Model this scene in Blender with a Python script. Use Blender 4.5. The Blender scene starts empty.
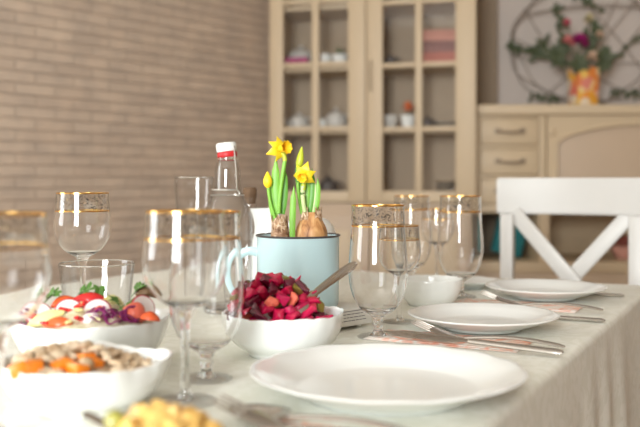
import bpy, bmesh, math, random
from mathutils import Vector, Matrix, noise
R = random.Random(7)
PI = math.pi
sc = bpy.context.scene
COL = sc.collection
F = 50 / 36 * 640          # focal length in pixels
CZ, TZ = 0.97, 0.75        # camera height, table height
HY = 181.0                 # horizon row

def at(px, py, h=0.0):     # a point h above the table top
    Y = F * (CZ - TZ - h) / (py - HY)
    return Vector(((px - 320) / F * Y, Y, TZ + h))
def far(px, py, Y):        # a point at depth Y
    return Vector(((px - 320) / F * Y, Y, CZ - (py - HY) / F * Y))

# ------------------------------------------------------------------ helpers
def obj(name, bm, mat, parent=None, smooth=True, angle=40, recalc=True):
    if recalc:
        bmesh.ops.recalc_face_normals(bm, faces=bm.faces)
    me = bpy.data.meshes.new(name)
    bm.to_mesh(me); bm.free()
    if smooth:
        for p in me.polygons: p.use_smooth = True
        me.set_sharp_from_angle(angle=math.radians(angle))
    if mat: me.materials.append(mat)
    o = bpy.data.objects.new(name, me)
    COL.objects.link(o)
    if parent: o.parent = parent
    return o
def tag(o, label, cat, group=None, kind=None):
    o['label'] = label; o['category'] = cat
    if group: o['group'] = group
    if kind: o['kind'] = kind
    return o
def thing(name, label, cat, loc=(0, 0, 0), rotz=0, group=None, scale=1):
    o = bpy.data.objects.new(name, None); COL.objects.link(o)
    o.empty_display_size = 0.02
    o.location = loc; o.rotation_euler = (0, 0, rotz); o.scale = (scale,) * 3
    return tag(o, label, cat, group)
def struct(name, bm, mat, smooth=False):
    o = obj(name, bm, mat, None, smooth); o['kind'] = 'structure'; return o
def dup(root, label, loc, rotz=0, scale=1, group=None):
    r = root.copy(); COL.objects.link(r)
    r.location = loc; r.rotation_euler = (0, 0, rotz); r.scale = (scale,) * 3
    r['label'] = label
    if group: r['group'] = group
    for ch in list(root.children):
        c = ch.copy(); COL.objects.link(c); c.parent = r
        for g in list(ch.children):
            d = g.copy(); COL.objects.link(d); d.parent = c
    return r
def box(bm, c, s, bev=0.0, rot=None, seg=2):
    r = bmesh.ops.create_cube(bm, size=1)
    vs = r['verts']
    for v in vs:
        v.co = Vector((v.co.x * s[0], v.co.y * s[1], v.co.z * s[2]))
    if bev:
        es = list({e for v in vs for e in v.link_edges})
        rr = bmesh.ops.bevel(bm, geom=es, offset=bev, segments=seg, affect='EDGES', profile=0.5)
        vs = list({v for f in rr['faces'] for v in f.verts} | {v for v in vs if v.is_valid})
    for v in vs:
        if rot: v.co = rot @ v.co
        v.co += Vector(c)
    return bm
def B(c, s, bev=0.0, rot=None):
    return box(bmesh.new(), c, s, bev, rot)
def lathe(bm, prof, seg=48, fun=None, close=False):
    rings = []
    for (r, z) in prof:
        if r <= 1e-7:
            rings.append([bm.verts.new((0, 0, z))])
        else:
            ring = []
            for i in range(seg):
                t = 2 * PI * i / seg
                rr, zz = fun(t, r, z) if fun else (r, z)
                ring.append(bm.verts.new((rr * math.cos(t), rr * math.sin(t), zz)))
            rings.append(ring)
    pairs = list(zip(rings, rings[1:]))
    if close: pairs.append((rings[-1], rings[0]))
    for a, b in pairs:
        if len(a) == 1 and len(b) == 1: continue
        for i in range(seg):
            j = (i + 1) % seg
            if len(a) == 1: bm.faces.new((a[0], b[j], b[i]))
            elif len(b) == 1: bm.faces.new((a[i], a[j], b[0]))
            else: bm.faces.new((a[i], a[j], b[j], b[i]))
    return bm
def L(prof, seg=48, fun=None, close=False):
    return lathe(bmesh.new(), prof, seg, fun, close)
def shell(outer, th):      # outer profile (bottom to top) -> closed double-walled profile
    inner = [(max(r - th, 0.0), z) for r, z in outer]
    return outer, inner
def sweep(bm, pts, rw, rt=None, up=(0, 0, 1), seg=10, closed=False):
    pts = [Vector(p) for p in pts]; n = len(pts)
    f = lambda a, i: a[i] if isinstance(a, (list, tuple)) else a
    rt = rw if rt is None else rt
    up = Vector(up); rings = []
    for i, p in enumerate(pts):
        if closed: t = pts[(i + 1) % n] - pts[i - 1]
        else: t = pts[min(i + 1, n - 1)] - pts[max(i - 1, 0)]
        t.normalize()
        s = t.cross(up)
        if s.length < 1e-4: s = t.cross(Vector((1, 0.1, 0)))
        s.normalize(); nn = s.cross(t)
        rings.append([bm.verts.new(p + s * f(rw, i) * math.cos(2 * PI * k / seg) + nn * f(rt, i) * math.sin(2 * PI * k / seg)) for k in range(seg)])
    pr = list(zip(rings, rings[1:]))
    if closed: pr.append((rings[-1], rings[0]))
    for a, b in pr:
        for k in range(seg):
            bm.faces.new((a[k], a[(k + 1) % seg], b[(k + 1) % seg], b[k]))
    if not closed:
        bm.faces.new(rings[0][::-1]); bm.faces.new(rings[-1])
    return bm
def S(*a, **k): return sweep(bmesh.new(), *a, **k)
def arc(c, r, a0, a1, n, ax=(1, 0, 0), ay=(0, 0, 1)):
    ax, ay, c = Vector(ax), Vector(ay), Vector(c)
    return [c + ax * r * math.cos(a0 + (a1 - a0) * i / n) + ay * r * math.sin(a0 + (a1 - a0) * i / n) for i in range(n + 1)]
def bez(p, n=12):
    p = [Vector(q) for q in p]; out = []
    for i in range(n + 1):
        t = i / n; q = p[:]
        while len(q) > 1: q = [a.lerp(b, t) for a, b in zip(q, q[1:])]
        out.append(q[0])
    return out
def prism(bm, poly, y0, y1):   # polygon in xz extruded along y
    a = [bm.verts.new((x, y0, z)) for x, z in poly]; b = [bm.verts.new((x, y1, z)) for x, z in poly]
    n = len(poly)
    bm.faces.new(a); bm.faces.new(b[::-1])
    for i in range(n): bm.faces.new((a[i], b[i], b[(i + 1) % n], a[(i + 1) % n]))
    return bm

# ------------------------------------------------------------------ materials
def lin(c): return tuple(((v / 255) / 12.92 if v / 255 <= .04045 else ((v / 255 + .055) / 1.055) ** 2.4) for v in c) + (1,)
def nm(name):
    m = bpy.data.materials.new(name); m.use_nodes = True
    nt = m.node_tree; nt.nodes.clear()
    out = nt.nodes.new('ShaderNodeOutputMaterial')
    return m, nt, out
def pbr(name, col, rough=.5, metal=0, spec=.5, var=0, vscale=30, bump=0, bscale=80, sss=0, coat=0):
    m, nt, out = nm(name)
    b = nt.nodes.new('ShaderNodeBsdfPrincipled')
    nt.links.new(b.outputs[0], out.inputs[0])
    c = col if len(col) == 4 else tuple(col) + (1,)
    b.inputs['Base Color'].default_value = c
    b.inputs['Roughness'].default_value = rough
    b.inputs['Metallic'].default_value = metal
    b.inputs['Specular IOR Level'].default_value = spec
    if coat: b.inputs['Coat Weight'].default_value = coat; b.inputs['Coat Roughness'].default_value = .08
    if sss:
        b.inputs['Subsurface Weight'].default_value = sss
        b.inputs['Subsurface Radius'].default_value = (.01, .005, .003); b.inputs['Subsurface Scale'].default_value = .5
    tc = nt.nodes.new('ShaderNodeTexCoord')
    n = nt.nodes.new('ShaderNodeTexNoise'); n.inputs['Scale'].default_value = vscale; n.inputs['Detail'].default_value = 4
    nt.links.new(tc.outputs['Object'], n.inputs['Vector'])
    mx = nt.nodes.new('ShaderNodeMix'); mx.data_type = 'RGBA'
    v = var or .02
    mx.inputs[6].default_value = tuple(max(0, x * (1 - v)) for x in c[:3]) + (1,)
    mx.inputs[7].default_value = tuple(min(1, x * (1 + v)) for x in c[:3]) + (1,)
    nt.links.new(n.outputs[0], mx.inputs[0]); nt.links.new(mx.outputs[2], b.inputs['Base Color'])
    if bump:
        n2 = nt.nodes.new('ShaderNodeTexNoise'); n2.inputs['Scale'].default_value = bscale
        nt.links.new(tc.outputs['Object'], n2.inputs['Vector'])
        bp = nt.nodes.new('ShaderNodeBump'); bp.inputs['Strength'].default_value = bump; bp.inputs['Distance'].default_value = .002
        nt.links.new(n2.outputs[0], bp.inputs['Height']); nt.links.new(bp.outputs[0], b.inputs['Normal'])
    return m
def thin_glass(name, edge=.62, tint=(1, 1, 1), refl=1.0):
    m, nt, out = nm(name)
    tr = nt.nodes.new('ShaderNodeBsdfTransparent'); gl = nt.nodes.new('ShaderNodeBsdfGlossy'); gl.inputs['Roughness'].default_value = .015
    lw = nt.nodes.new('ShaderNodeLayerWeight'); lw.inputs['Blend'].default_value = .35
    cr = nt.nodes.new('ShaderNodeMix'); cr.data_type = 'RGBA'
    cr.inputs[6].default_value = tuple(.985 * t for t in tint) + (1,); cr.inputs[7].default_value = tuple(edge * t for t in tint) + (1,)
    pw = nt.nodes.new('ShaderNodeMath'); pw.operation = 'POWER'; pw.inputs[1].default_value = 2.5
    nt.links.new(lw.outputs['Facing'], pw.inputs[0]); nt.links.new(pw.outputs[0], cr.inputs[0]); nt.links.new(cr.outputs[2], tr.inputs[0])
    l2 = nt.nodes.new('ShaderNodeLayerWeight'); l2.inputs['Blend'].default_value = .5
    fr = nt.nodes.new('ShaderNodeMath'); fr.operation = 'POWER'; fr.inputs[1].default_value = 5
    nt.links.new(l2.outputs['Facing'], fr.inputs[0])
    mu = nt.nodes.new('ShaderNodeMath'); mu.operation = 'MULTIPLY_ADD'; mu.inputs[1].default_value = .75 * refl; mu.inputs[2].default_value = .045 * refl; mu.use_clamp = True
    nt.links.new(fr.outputs[0], mu.inputs[0])
    ms = nt.nodes.new('ShaderNodeMixShader')
    nt.links.new(mu.outputs[0], ms.inputs[0]); nt.links.new(tr.outputs[0], ms.inputs[1]); nt.links.new(gl.outputs[0], ms.inputs[2])
    nt.links.new(ms.outputs[0], out.inputs[0])
    return m
def solid_glass(name):
    m, nt, out = nm(name)
    g = nt.nodes.new('ShaderNodeBsdfGlass'); g.inputs['IOR'].default_value = 1.47; g.inputs['Roughness'].default_value = 0
    nt.links.new(g.outputs[0], out.inputs[0]); return m
def band_mat(name):          # clear band carrying a dark and gold scroll print
    m, nt, out = nm(name)
    base = thin_glass(name + '_b')
    tc = nt.nodes.new('ShaderNodeTexCoord'); sx = nt.nodes.new('ShaderNodeSeparateXYZ')
    nt.links.new(tc.outputs['Object'], sx.inputs[0])
    at2 = nt.nodes.new('ShaderNodeMath'); at2.operation = 'ARCTAN2'
    nt.links.new(sx.outputs[1], at2.inputs[0]); nt.links.new(sx.outputs[0], at2.inputs[1])
    m1 = nt.nodes.new('ShaderNodeMath'); m1.operation = 'MULTIPLY'; m1.inputs[1].default_value = 7
    m2 = nt.nodes.new('ShaderNodeMath'); m2.operation = 'MULTIPLY'; m2.inputs[1].default_value = 170
    nt.links.new(at2.outputs[0], m1.inputs[0]); nt.links.new(sx.outputs[2], m2.inputs[0])
    cb = nt.nodes.new('ShaderNodeCombineXYZ'); nt.links.new(m1.outputs[0], cb.inputs[0]); nt.links.new(m2.outputs[0], cb.inputs[1])
    w = nt.nodes.new('ShaderNodeTexNoise'); w.inputs['Scale'].default_value = 1.1; w.inputs['Detail'].default_value = 1; w.inputs['Distortion'].default_value = 2.2
    nt.links.new(cb.outputs[0], w.inputs['Vector'])
    r = nt.nodes.new('ShaderNodeValToRGB'); e = r.color_ramp.elements
    e[0].position = .615; e[0].color = (0, 0, 0, 1); e[1].position = .645; e[1].color = (1, 1, 1, 1)
    nt.links.new(w.outputs[0], r.inputs[0])
    v = nt.nodes.new('ShaderNodeTexVoronoi'); v.inputs['Scale'].default_value = .9; nt.links.new(cb.outputs[0], v.inputs['Vector'])
    r2 = nt.nodes.new('ShaderNodeValToRGB'); r2.color_ramp.interpolation = 'CONSTANT'; e = r2.color_ramp.elements
    e[0].color = (.008, .007, .007, 1); e[1].position = .72; e[1].color = (.40, .30, .18, 1)
    nt.links.new(v.outputs['Distance'], r2.inputs[0])
    pb = nt.nodes.new('ShaderNodeBsdfPrincipled'); pb.inputs['Roughness'].default_value = .35; pb.inputs['Metallic'].default_value = .2
    nt.links.new(r2.outputs[0], pb.inputs['Base Color'])
    tr = nt.nodes.new('ShaderNodeBsdfTransparent'); tr.inputs[0].default_value = (.96, .955, .94, 1)
    gl = nt.nodes.new('ShaderNodeBsdfGlossy'); gl.inputs['Roughness'].default_value = .03
    mg = nt.nodes.new('ShaderNodeMixShader'); mg.inputs[0].default_value = .08
    nt.links.new(tr.outputs[0], mg.inputs[1]); nt.links.new(gl.outputs[0], mg.inputs[2])
    ms = nt.nodes.new('ShaderNodeMixShader')
    mf = nt.nodes.new('ShaderNodeMath'); mf.operation = 'MULTIPLY'; mf.inputs[1].default_value = .95
    nt.links.new(r.outputs[0], mf.inputs[0]); nt.links.new(mf.outputs[0], ms.inputs[0])
    nt.links.new(mg.outputs[0], ms.inputs[1]); nt.links.new(pb.outputs[0], ms.inputs[2])
    nt.links.new(ms.outputs[0], out.inputs[0])
    bpy.data.materials.remove(base)
    return m
def brick_mat():
    m, nt, out = nm('brick')
    tc = nt.nodes.new('ShaderNodeTexCoord'); sx = nt.nodes.new('ShaderNodeSeparateXYZ'); cb = nt.nodes.new('ShaderNodeCombineXYZ')
    nt.links.new(tc.outputs['Object'], sx.inputs[0]); nt.links.new(sx.outputs[0], cb.inputs[0]); nt.links.new(sx.outputs[2], cb.inputs[1])
    b = nt.nodes.new('ShaderNodeTexBrick')
    b.inputs['Color1'].default_value = BRICK1; b.inputs['Color2'].default_value = BRICK2; b.inputs['Mortar'].default_value = MORTAR
    b.inputs['Scale'].default_value = 1; b.inputs['Mortar Size'].default_value = .004; b.inputs['Mortar Smooth'].default_value = .5
    b.inputs['Brick Width'].default_value = .16; b.inputs['Row Height'].default_value = .041; b.inputs['Bias'].default_value = 0
    nt.links.new(cb.outputs[0], b.inputs['Vector'])
    n = nt.nodes.new('ShaderNodeTexNoise'); n.inputs['Scale'].default_value = 9; n.inputs['Detail'].default_value = 5
    nt.links.new(cb.outputs[0], n.inputs['Vector'])
    mx = nt.nodes.new('ShaderNodeMix'); mx.data_type = 'RGBA'; mx.blend_type = 'MULTIPLY'; mx.inputs[0].default_value = 1
    r = nt.nodes.new('ShaderNodeValToRGB'); r.color_ramp.elements[0].color = (.86, .86, .87, 1); r.color_ramp.elements[1].color = (1.1, 1.08, 1.05, 1)
    r.color_ramp.elements[0].position = .3; r.color_ramp.elements[1].position = .7
    nt.links.new(n.outputs[0], r.inputs[0]); nt.links.new(b.outputs[0], mx.inputs[6]); nt.links.new(r.outputs[0], mx.inputs[7])
    p = nt.nodes.new('ShaderNodeBsdfPrincipled'); p.inputs['Roughness'].default_value = .7
    nt.links.new(mx.outputs[2], p.inputs['Base Color'])
    iv = nt.nodes.new('ShaderNodeMath'); iv.operation = 'SUBTRACT'; iv.inputs[0].default_value = 1; nt.links.new(b.outputs['Fac'], iv.inputs[1])
    bp = nt.nodes.new('ShaderNodeBump'); bp.inputs['Strength'].default_value = .8; bp.inputs['Distance'].default_value = .008
    nt.links.new(iv.outputs[0], bp.inputs['Height']); nt.links.new(bp.outputs[0], p.inputs['Normal'])
    nt.links.new(p.outputs[0], out.inputs[0]); return m
def pattern_mat(name, stops, scale=60, rough=.5, kind='noise', detail=2):
    m, nt, out = nm(name)
    tc = nt.nodes.new('ShaderNodeTexCoord')
    n = nt.nodes.new('ShaderNodeTexNoise' if kind == 'noise' else 'ShaderNodeTexVoronoi'); n.inputs['Scale'].default_value = scale
    if kind == 'noise': n.inputs['Detail'].default_value = detail; n.inputs['Distortion'].default_value = .8
    nt.links.new(tc.outputs['Object'], n.inputs['Vector'])
    r = nt.nodes.new('ShaderNodeValToRGB')
    while len(r.color_ramp.elements) < len(stops): r.color_ramp.elements.new(.5)
    for e, (p, c) in zip(r.color_ramp.elements, stops): e.position = p; e.color = c
    if kind == 'noise': nt.links.new(n.outputs[0], r.inputs[0])
    else: nt.links.new(n.outputs['Color'], r.inputs[0])
    p = nt.nodes.new('ShaderNodeBsdfPrincipled'); p.inputs['Roughness'].default_value = rough
    nt.links.new(r.outputs[0], p.inputs['Base Color']); nt.links.new(p.outputs[0], out.inputs[0]); return m

BRICK1 = (.63, .51, .405, 1); BRICK2 = (.59, .47, .37, 1); MORTAR = (.53, .42, .33, 1)
M = {}
M['brick'] = brick_mat()
M['plaster'] = pbr('plaster', (.60, .53, .48), .8)
M['taupe'] = pbr('taupe_paint', (.30, .23, .16), .7)
M['room_wall'] = pbr('room_wall', (.50, .44, .38), .8)
M['ceiling'] = pbr('ceiling_paint', (.80, .76, .70), .8)
M['floor'] = pattern_mat('floor_wood', [(.3, (.16, .09, .05, 1)), (.7, (.26, .15, .08, 1))], 6, .4)
M['cream'] = pbr('cream_paint', (.60, .47, .31), .5, var=.04, vscale=8)
M['cream2'] = pbr('cream_panel', (.54, .41, .29), .5, var=.04, vscale=8)
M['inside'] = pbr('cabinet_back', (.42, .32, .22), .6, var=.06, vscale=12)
M['pewter'] = pbr('pewter', (.38, .30, .22), .45, .3)
M['white_paint'] = pbr('white_paint', (.60, .585, .555), .4)
M['wood'] = pbr('table_wood', (.35, .22, .12), .5, var=.2)
M['china'] = pbr('white_porcelain', (.88, .90, .88), .16, spec=.5, coat=.15)
M['steel'] = pbr('steel', (.60, .58, .55), .2, 1.0)
M['gold'] = pbr('gold', (.86, .52, .16), .18, 1.0)
M['thin'] = thin_glass('clear_glass')
M['pane'] = thin_glass('pane_glass', .9, refl=.5)
M['glass'] = solid_glass('solid_glass'); M['bowl_glass'] = solid_glass('bowl_glass')
M['band'] = band_mat('scroll_print')
M['enamel'] = pbr('blue_enamel', lin((196, 225, 231)), .18, coat=.5)
M['rim_dark'] = pbr('dark_rim', (.07, .06, .06), .35)
M['wire'] = pbr('wire', (.75, .74, .72), .3, 1.0)
M['red_rubber'] = pbr('red_rubber', (.60, .02, .025), .45)
M['soil'] = pbr('soil', (.06, .04, .025), .9, var=.4, vscale=150, bump=.8, bscale=200)
M['bulb'] = pattern_mat('bulb_skin', [(.3, (.26, .10, .03, 1)), (.5, (.56, .27, .10, 1)), (.7, (.72, .44, .20, 1))], 55, .5)
M['bulb_dry'] = pattern_mat('dry_skin', [(.3, (.14, .06, .03, 1)), (.55, (.40, .22, .12, 1)), (.75, (.75, .58, .42, 1))], 90, .6)
M['leaf'] = pbr('daffodil_leaf', (.22, .50, .06), .4, var=.25, vscale=40, sss=.1)
M['leaf2'] = pbr('daffodil_leaf_dark', (.13, .36, .05), .4, var=.25, vscale=40)
M['stem_pale'] = pbr('pale_stem', (.55, .66, .30), .4, var=.2)
M['yellow'] = pbr('yellow_petal', (.93, .66, .02), .45, var=.1, vscale=60, sss=.15)
M['orange_y'] = pbr('yellow_trumpet', (.93, .58, .015), .45, var=.1, vscale=60)
M['bud'] = pbr('green_bud', (.52, .60, .04), .4, var=.2)
M['cork'] = pbr('cork', (.17, .10, .055), .8, var=.3, vscale=120)
M['napkin'] = pattern_mat('printed_napkin', [(.36, (.86, .40, .28, 1)), (.48, (.88, .62, .52, 1)), (.58, (.86, .80, .74, 1))], 45, .8)
M['teal'] = pbr('teal_fabric', (.02, .20, .22), .7)

def cloth_mat():
    m, nt, out = nm('tablecloth_weave')
    p = nt.nodes.new('ShaderNodeBsdfPrincipled'); p.inputs['Roughness'].default_value = .75
    p.inputs['Sheen Weight'].default_value = .1
    tc = nt.nodes.new('ShaderNodeTexCoord')
    n = nt.nodes.new('ShaderNodeTexNoise'); n.inputs['Scale'].default_value = 38; n.inputs['Detail'].default_value = 2; n.inputs['Distortion'].default_value = 1.5
    nt.links.new(tc.outputs['Object'], n.inputs['Vector'])
    r = nt.nodes.new('ShaderNodeValToRGB'); r.color_ramp.elements[0].position = .45; r.color_ramp.elements[1].position = .55
    r.color_ramp.elements[0].color = CLOTH1; r.color_ramp.elements[1].color = CLOTH2
    nt.links.new(n.outputs[0], r.inputs[0]); nt.links.new(r.outputs[0], p.inputs['Base Color'])
    w = nt.nodes.new('ShaderNodeTexNoise'); w.inputs['Scale'].default_value = 500
    nt.links.new(tc.outputs['Object'], w.inputs['Vector'])
    bp = nt.nodes.new('ShaderNodeBump'); bp.inputs['Strength'].default_value = .25; bp.inputs['Distance'].default_value = .001
    nt.links.new(w.outputs[0], bp.inputs['Height']); nt.links.new(bp.outputs[0], p.inputs['Normal'])
    nt.links.new(p.outputs[0], out.inputs[0]); return m
CLOTH1 = (.745, .745, .65, 1); CLOTH2 = (.81, .81, .73, 1)
M['cloth'] = cloth_mat()

# ------------------------------------------------------------------ room
ZC = 2.75
C0 = Vector((-.15, 4.2, 0)); C1 = Vector((-3.5, .065, 0))
wd = (C1 - C0); WL = wd.length; wd.normalize()
wang = math.atan2(wd.y, wd.x)
# brick wall, local x from the far corner towards the viewer, local +y is inside/outside; opening for a window
wl = bmesh.new()
WC = 4.30; WW = 1.6; WZ0, WZ1 = .85, 2.4
th = .2
sgn = -1                                  # outside direction in local y
for x0, x1, z0, z1 in ((0, WC - WW / 2, 0, ZC), (WC + WW / 2, WL, 0, ZC), (WC - WW / 2, WC + WW / 2, 0, WZ0), (WC - WW / 2, WC + WW / 2, WZ1, ZC)):
    box(wl, ((x0 + x1) / 2, sgn * th / 2, (z0 + z1) / 2), (x1 - x0, th, z1 - z0))
w_left = struct('wall_left', wl, M['brick']); w_left.location = C0; w_left.rotation_euler = (0, 0, wang)
def window(name, center, ang, w, z0, z1, nx=2):
    bm = bmesh.new(); h = z1 - z0; t = .05
    for x in [-w / 2 + t / 2 + i * (w - t) / nx for i in range(nx + 1)]: box(bm, (x, 0, h / 2), (t, .06, h), .005)
    for z in (t / 2, h / 2, h - t / 2): box(bm, (0, 0, z), (w, .055, t), .005)
    f = struct(name, bm, M['white_paint']); f.location = (center[0], center[1], z0); f.rotation_euler = (0, 0, ang)
    pb = B((0, 0, h / 2), (w - .02, .006, h - .02)); obj('pane', pb, M['pane'], f, smooth=False)
    return f
inward = Vector((-wd.y, wd.x, 0))
if inward.x < 0: inward = -inward
wc = C0 + wd * WC - inward * .1
window('window_1', wc, wang, WW, WZ0, WZ1)
# plain walls
struct('wall_far', B((1.25, 4.25, ZC / 2), (2.9, .1, ZC)), M['plaster'])
M['warm_wall'] = pbr('warm_wall', (.36, .25, .16), .8)
struct('wall_right', B((2.65, .75, ZC / 2), (.1, 7.0, ZC)), M['warm_wall'])
struct('wall_side', B((-3.55, -1.27, ZC / 2), (.1, 2.7, ZC)), M['room_wall'])
wb = bmesh.new(); BX, BW = -1.1, 1.3
for x0, x1, z0, z1 in ((-3.6, BX - BW / 2, 0, ZC), (BX + BW / 2, 2.7, 0, ZC), (BX - BW / 2, BX + BW / 2, 0, .85), (BX - BW / 2, BX + BW / 2, 2.4, ZC)):
    box(wb, ((x0 + x1) / 2, -2.65, (z0 + z1) / 2), (x1 - x0, .1, z1 - z0))
struct('wall_back', wb, M['room_wall'])
window('window_2', (BX, -2.65), 0, BW, .85, 2.4)
struct('floor', B((-.45, .8, -.05), (6.4, 7.2, .1)), M['floor'])
struct('ceiling', B((-.45, .8, ZC + .05), (6.4, 7.2, .1)), M['ceiling'])
pier = struct('trim_1', B((.772, 4.16, ZC / 2), (.10, .08, ZC), .004), M['taupe'])

# ------------------------------------------------------------------ lights: daylight through the two windows
def area(name, loc, direction, sx, sy, power, col=(.945, .99, 1)):
    l = bpy.data.lights.new(name, 'AREA'); l.shape = 'RECTANGLE'; l.size = sx; l.size_y = sy; l.energy = power; l.color = col
    o = bpy.data.objects.new(name, l); COL.objects.link(o); o.location = loc
    o.rotation_euler = Vector(direction).to_track_quat('-Z', 'Y').to_euler(); return o
P1, P2 = 48, 182
area('window_daylight', C0 + wd * WC - inward * .03 + Vector((0, 0, (WZ0 + WZ1) / 2)), inward + Vector((0, 0, -.0)), WW - .1, WZ1 - WZ0 - .1, P1)
area('window_daylight_back', (BX, -2.56, 1.62), (0, 1, 0), BW - .1, 1.45, P2)
w = bpy.data.worlds.new('World'); sc.world = w; w.use_nodes = True
bg = w.node_tree.nodes['Background']; bg.inputs[0].default_value = (.9, .95, 1, 1); bg.inputs[1].default_value = 1.0

# ------------------------------------------------------------------ table and cloth
TA = math.radians(27.3)
U = Vector((math.sin(TA), math.cos(TA), 0)); V = Vector((math.cos(TA), -math.sin(TA), 0))
def uv(u, v, z=0): return U * u + V * v + Vector((0, 0, z))
U0, U1, V0, V1 = -.35, 1.985, -1.37, -.232
tc_ = uv((U0 + U1) / 2, (V0 + V1) / 2)
trot = -TA                                   # local x = V, local y = U
LX, LY = V1 - V0, U1 - U0
tb = thing('dining_table', 'long wooden dining table under the cream tablecloth', 'table', tc_, trot)
obj('tabletop', B((0, 0, .7335), (LX - .044, LY - .044, .028), .004), M['wood'], tb)
for sx in (-1, 1):
    for sy in (-1, 1):
        obj('leg', B((sx * (LX / 2 - .1), sy * (LY / 2 - .1), .3595), (.07, .07, .719), .004), M['wood'], tb)
bm = bmesh.new()
def rrect(off, z, wave, n=10):
    pts = []; r = .02
    per = []
    hx, hy = LX / 2 - r, LY / 2 - r
    for k, (cx, cy) in enumerate(((hx, hy), (-hx, hy), (-hx, -hy), (hx, -hy))):
        for i in range(n + 1):
            a = k * PI / 2 + PI / 2 * i / n
            per.append((cx, cy, a))
    full = []
    for i in range(len(per)):
        x, y, a = per[i]; full.append((x, y, a))
        x2, y2, a2 = per[(i + 1) % len(per)]
        d = math.hypot(x2 - x, y2 - y)
        if d > .2:
            k = int(d / .012)
            for j in range(1, k): full.append((x + (x2 - x) * j / k, y + (y2 - y) * j / k, a))
    s = 0; prev = None
    for x, y, a in full:
        X, Y = x + math.cos(a) * r, y + math.sin(a) * r
        if prev: s += math.hypot(X - prev[0], Y - prev[1])
        prev = (X, Y)
        wv = wave * (.5 + .5 * math.sin(s * 34 + 2.2 * math.sin(s * 9)) ) * (.55 + .45 * math.sin(s * 5.1))
        o = off + wv
        pts.append((X + math.cos(a) * o, Y + math.sin(a) * o, z))
    return pts
loops = [rrect(-.010, TZ, 0)]
for i in range(1, 6):
    a = PI / 2 * i / 5
    loops.append(rrect(-.010 + .010 * math.sin(a), TZ - .010 * (1 - math.cos(a)), 0))
for dz in (.03, .06, .10, .14, .18, .22, .25, .275):
    loops.append(rrect(.004 * min(1, dz / .1), TZ - dz, .014 * (dz / .275)))
rv = [[bm.verts.new(p) for p in lp] for lp in loops]
bm.faces.new(rv[0])
for a, b in zip(rv, rv[1:]):
    n = len(a)
    for i in range(n): bm.faces.new((a[i], b[i], b[(i + 1) % n], a[(i + 1) % n]))
cl = obj('tablecloth', bm, M['cloth'], None, angle=60)
cl.location = tc_; cl.rotation_euler = (0, 0, trot)
md = cl.modifiers.new('Solidify', 'SOLIDIFY'); md.thickness = .0012; md.offset = -1
tag(cl, 'cream patterned tablecloth draped over the dining table', 'tablecloth')

# ------------------------------------------------------------------ glassware
def spline(pts, n=6):       # Catmull-Rom through (r,z)
    out = []
    P = [pts[0]] + list(pts) + [pts[-1]]
    for i in range(1, len(P) - 2):
        p0, p1, p2, p3 = P[i - 1:i + 3]
        for k in range(n):
            t = k / n
            out.append(tuple(.5 * (2 * b + (c - a) * t + (2 * a - 5 * b + 4 * c - d) * t * t + (-a + 3 * b - 3 * c + d) * t ** 3) for a, b, c, d in zip(p0, p1, p2, p3)))
    out.append(tuple(pts[-1])); return out
def rad(pr, z):
    for (r0, z0), (r1, z1) in zip(pr, pr[1:]):
        if z0 <= z <= z1: return r0 + (r1 - r0) * (z - z0) / max(z1 - z0, 1e-6)
    return pr[-1][0]
def stemware(name, label, cat, loc, prof, z_in, stem, foot, band, scale=1, rot=0, group=None):
    """prof: outer bowl (r,z) bottom to rim; stem: (r,z) list; foot: (r,z) list"""
    t = thing(name, label, cat, loc, rot, group, scale)
    pr = spline(prof)
    th = .0011
    inner = [(r - th, z) for r, z in pr if z > z_in][::-1] + [(rad(pr, z_in) * .6, z_in - .001), (0, z_in - .0025)]
    obj('bowl', L([(0, pr[0][1])] + pr + inner, 56), M['bowl_glass'], t)
    obj('stem', L([(0, stem[0][1])] + spline(stem, 4) + [(0, stem[-1][1])], 20), M['glass'], t)
    obj('foot', L([(0, 0)] + foot + [(0, foot[-1][1])], 48), M['thin'], t)
    zr = pr[-1][1]; zb = zr - band
    n = 8; bp = [(rad(pr, zb + (band) * i / n) + .00025, zb + band * i / n) for i in range(n + 1)]
    obj('printed_band', L(bp, 72), M['band'], t)
    for z, h in ((zr - .0014, .0018), (zb - .0010, .0018)):
        r0 = rad(pr, z) + .0005; r1 = rad(pr, z + h) + .0005
        g = L([(r0, z), (r1, z + h), (r1 - .0021, z + h), (r0 - .0021, z)], 72, close=True)
        obj('gold_line', g, M['gold'], t)
    return t
GOB = [(.007, .030), (.016, .034), (.027, .043), (.0365, .060), (.0412, .082), (.0416, .102), (.0398, .128), (.0376, .156), (.0372, .186)]
GSTEM = [(.012, .003), (.0075, .008), (.0055, .013), (.0078, .019), (.0065, .024), (.0115, .033)]
GFOOT = [(.0285, 0), (.0290, .0015), (.026, .003), (.015, .0042), (.010, .0060)]
WIN = [(.006, .096), (.016, .100), (.029, .109), (.0395, .124), (.0436, .142), (.0428, .158), (.0408, .176), (.0398, .197)]
WSTEM = [(.009, .004), (.0055, .012), (.0045, .03), (.0043, .06), (.0052, .080), (.0078, .092), (.0125, .0995)]
WFOOT = [(.0335, 0), (.034, .0015), (.030, .003), (.018, .0045), (.009, .0065)]
def gob(name_label, px, py, rot, group='gold-rimmed goblets on the table', scale=1):
    return stemware('goblet', name_label, 'goblet', at(px, py), GOB, .041, GSTEM, GFOOT, .029, scale, rot, group)
def wine(lb, loc, rot, scale=1, group='gold-rimmed wine glasses on the table'):
    return stemware('wine_glass', lb, 'wine glass', loc, WIN, .104, WSTEM, WFOOT, .028, scale, rot, group)
T = TZ + .0003
gA = gob('gold-rimmed tulip goblet in front, between the beetroot bowl and the nearest forks', 378, 337.5, .3)
def d_g(lb, x, y, rot, s=1): return dup(gA, lb, (x, y, T), rot, s)
gA.location.z = T
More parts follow.
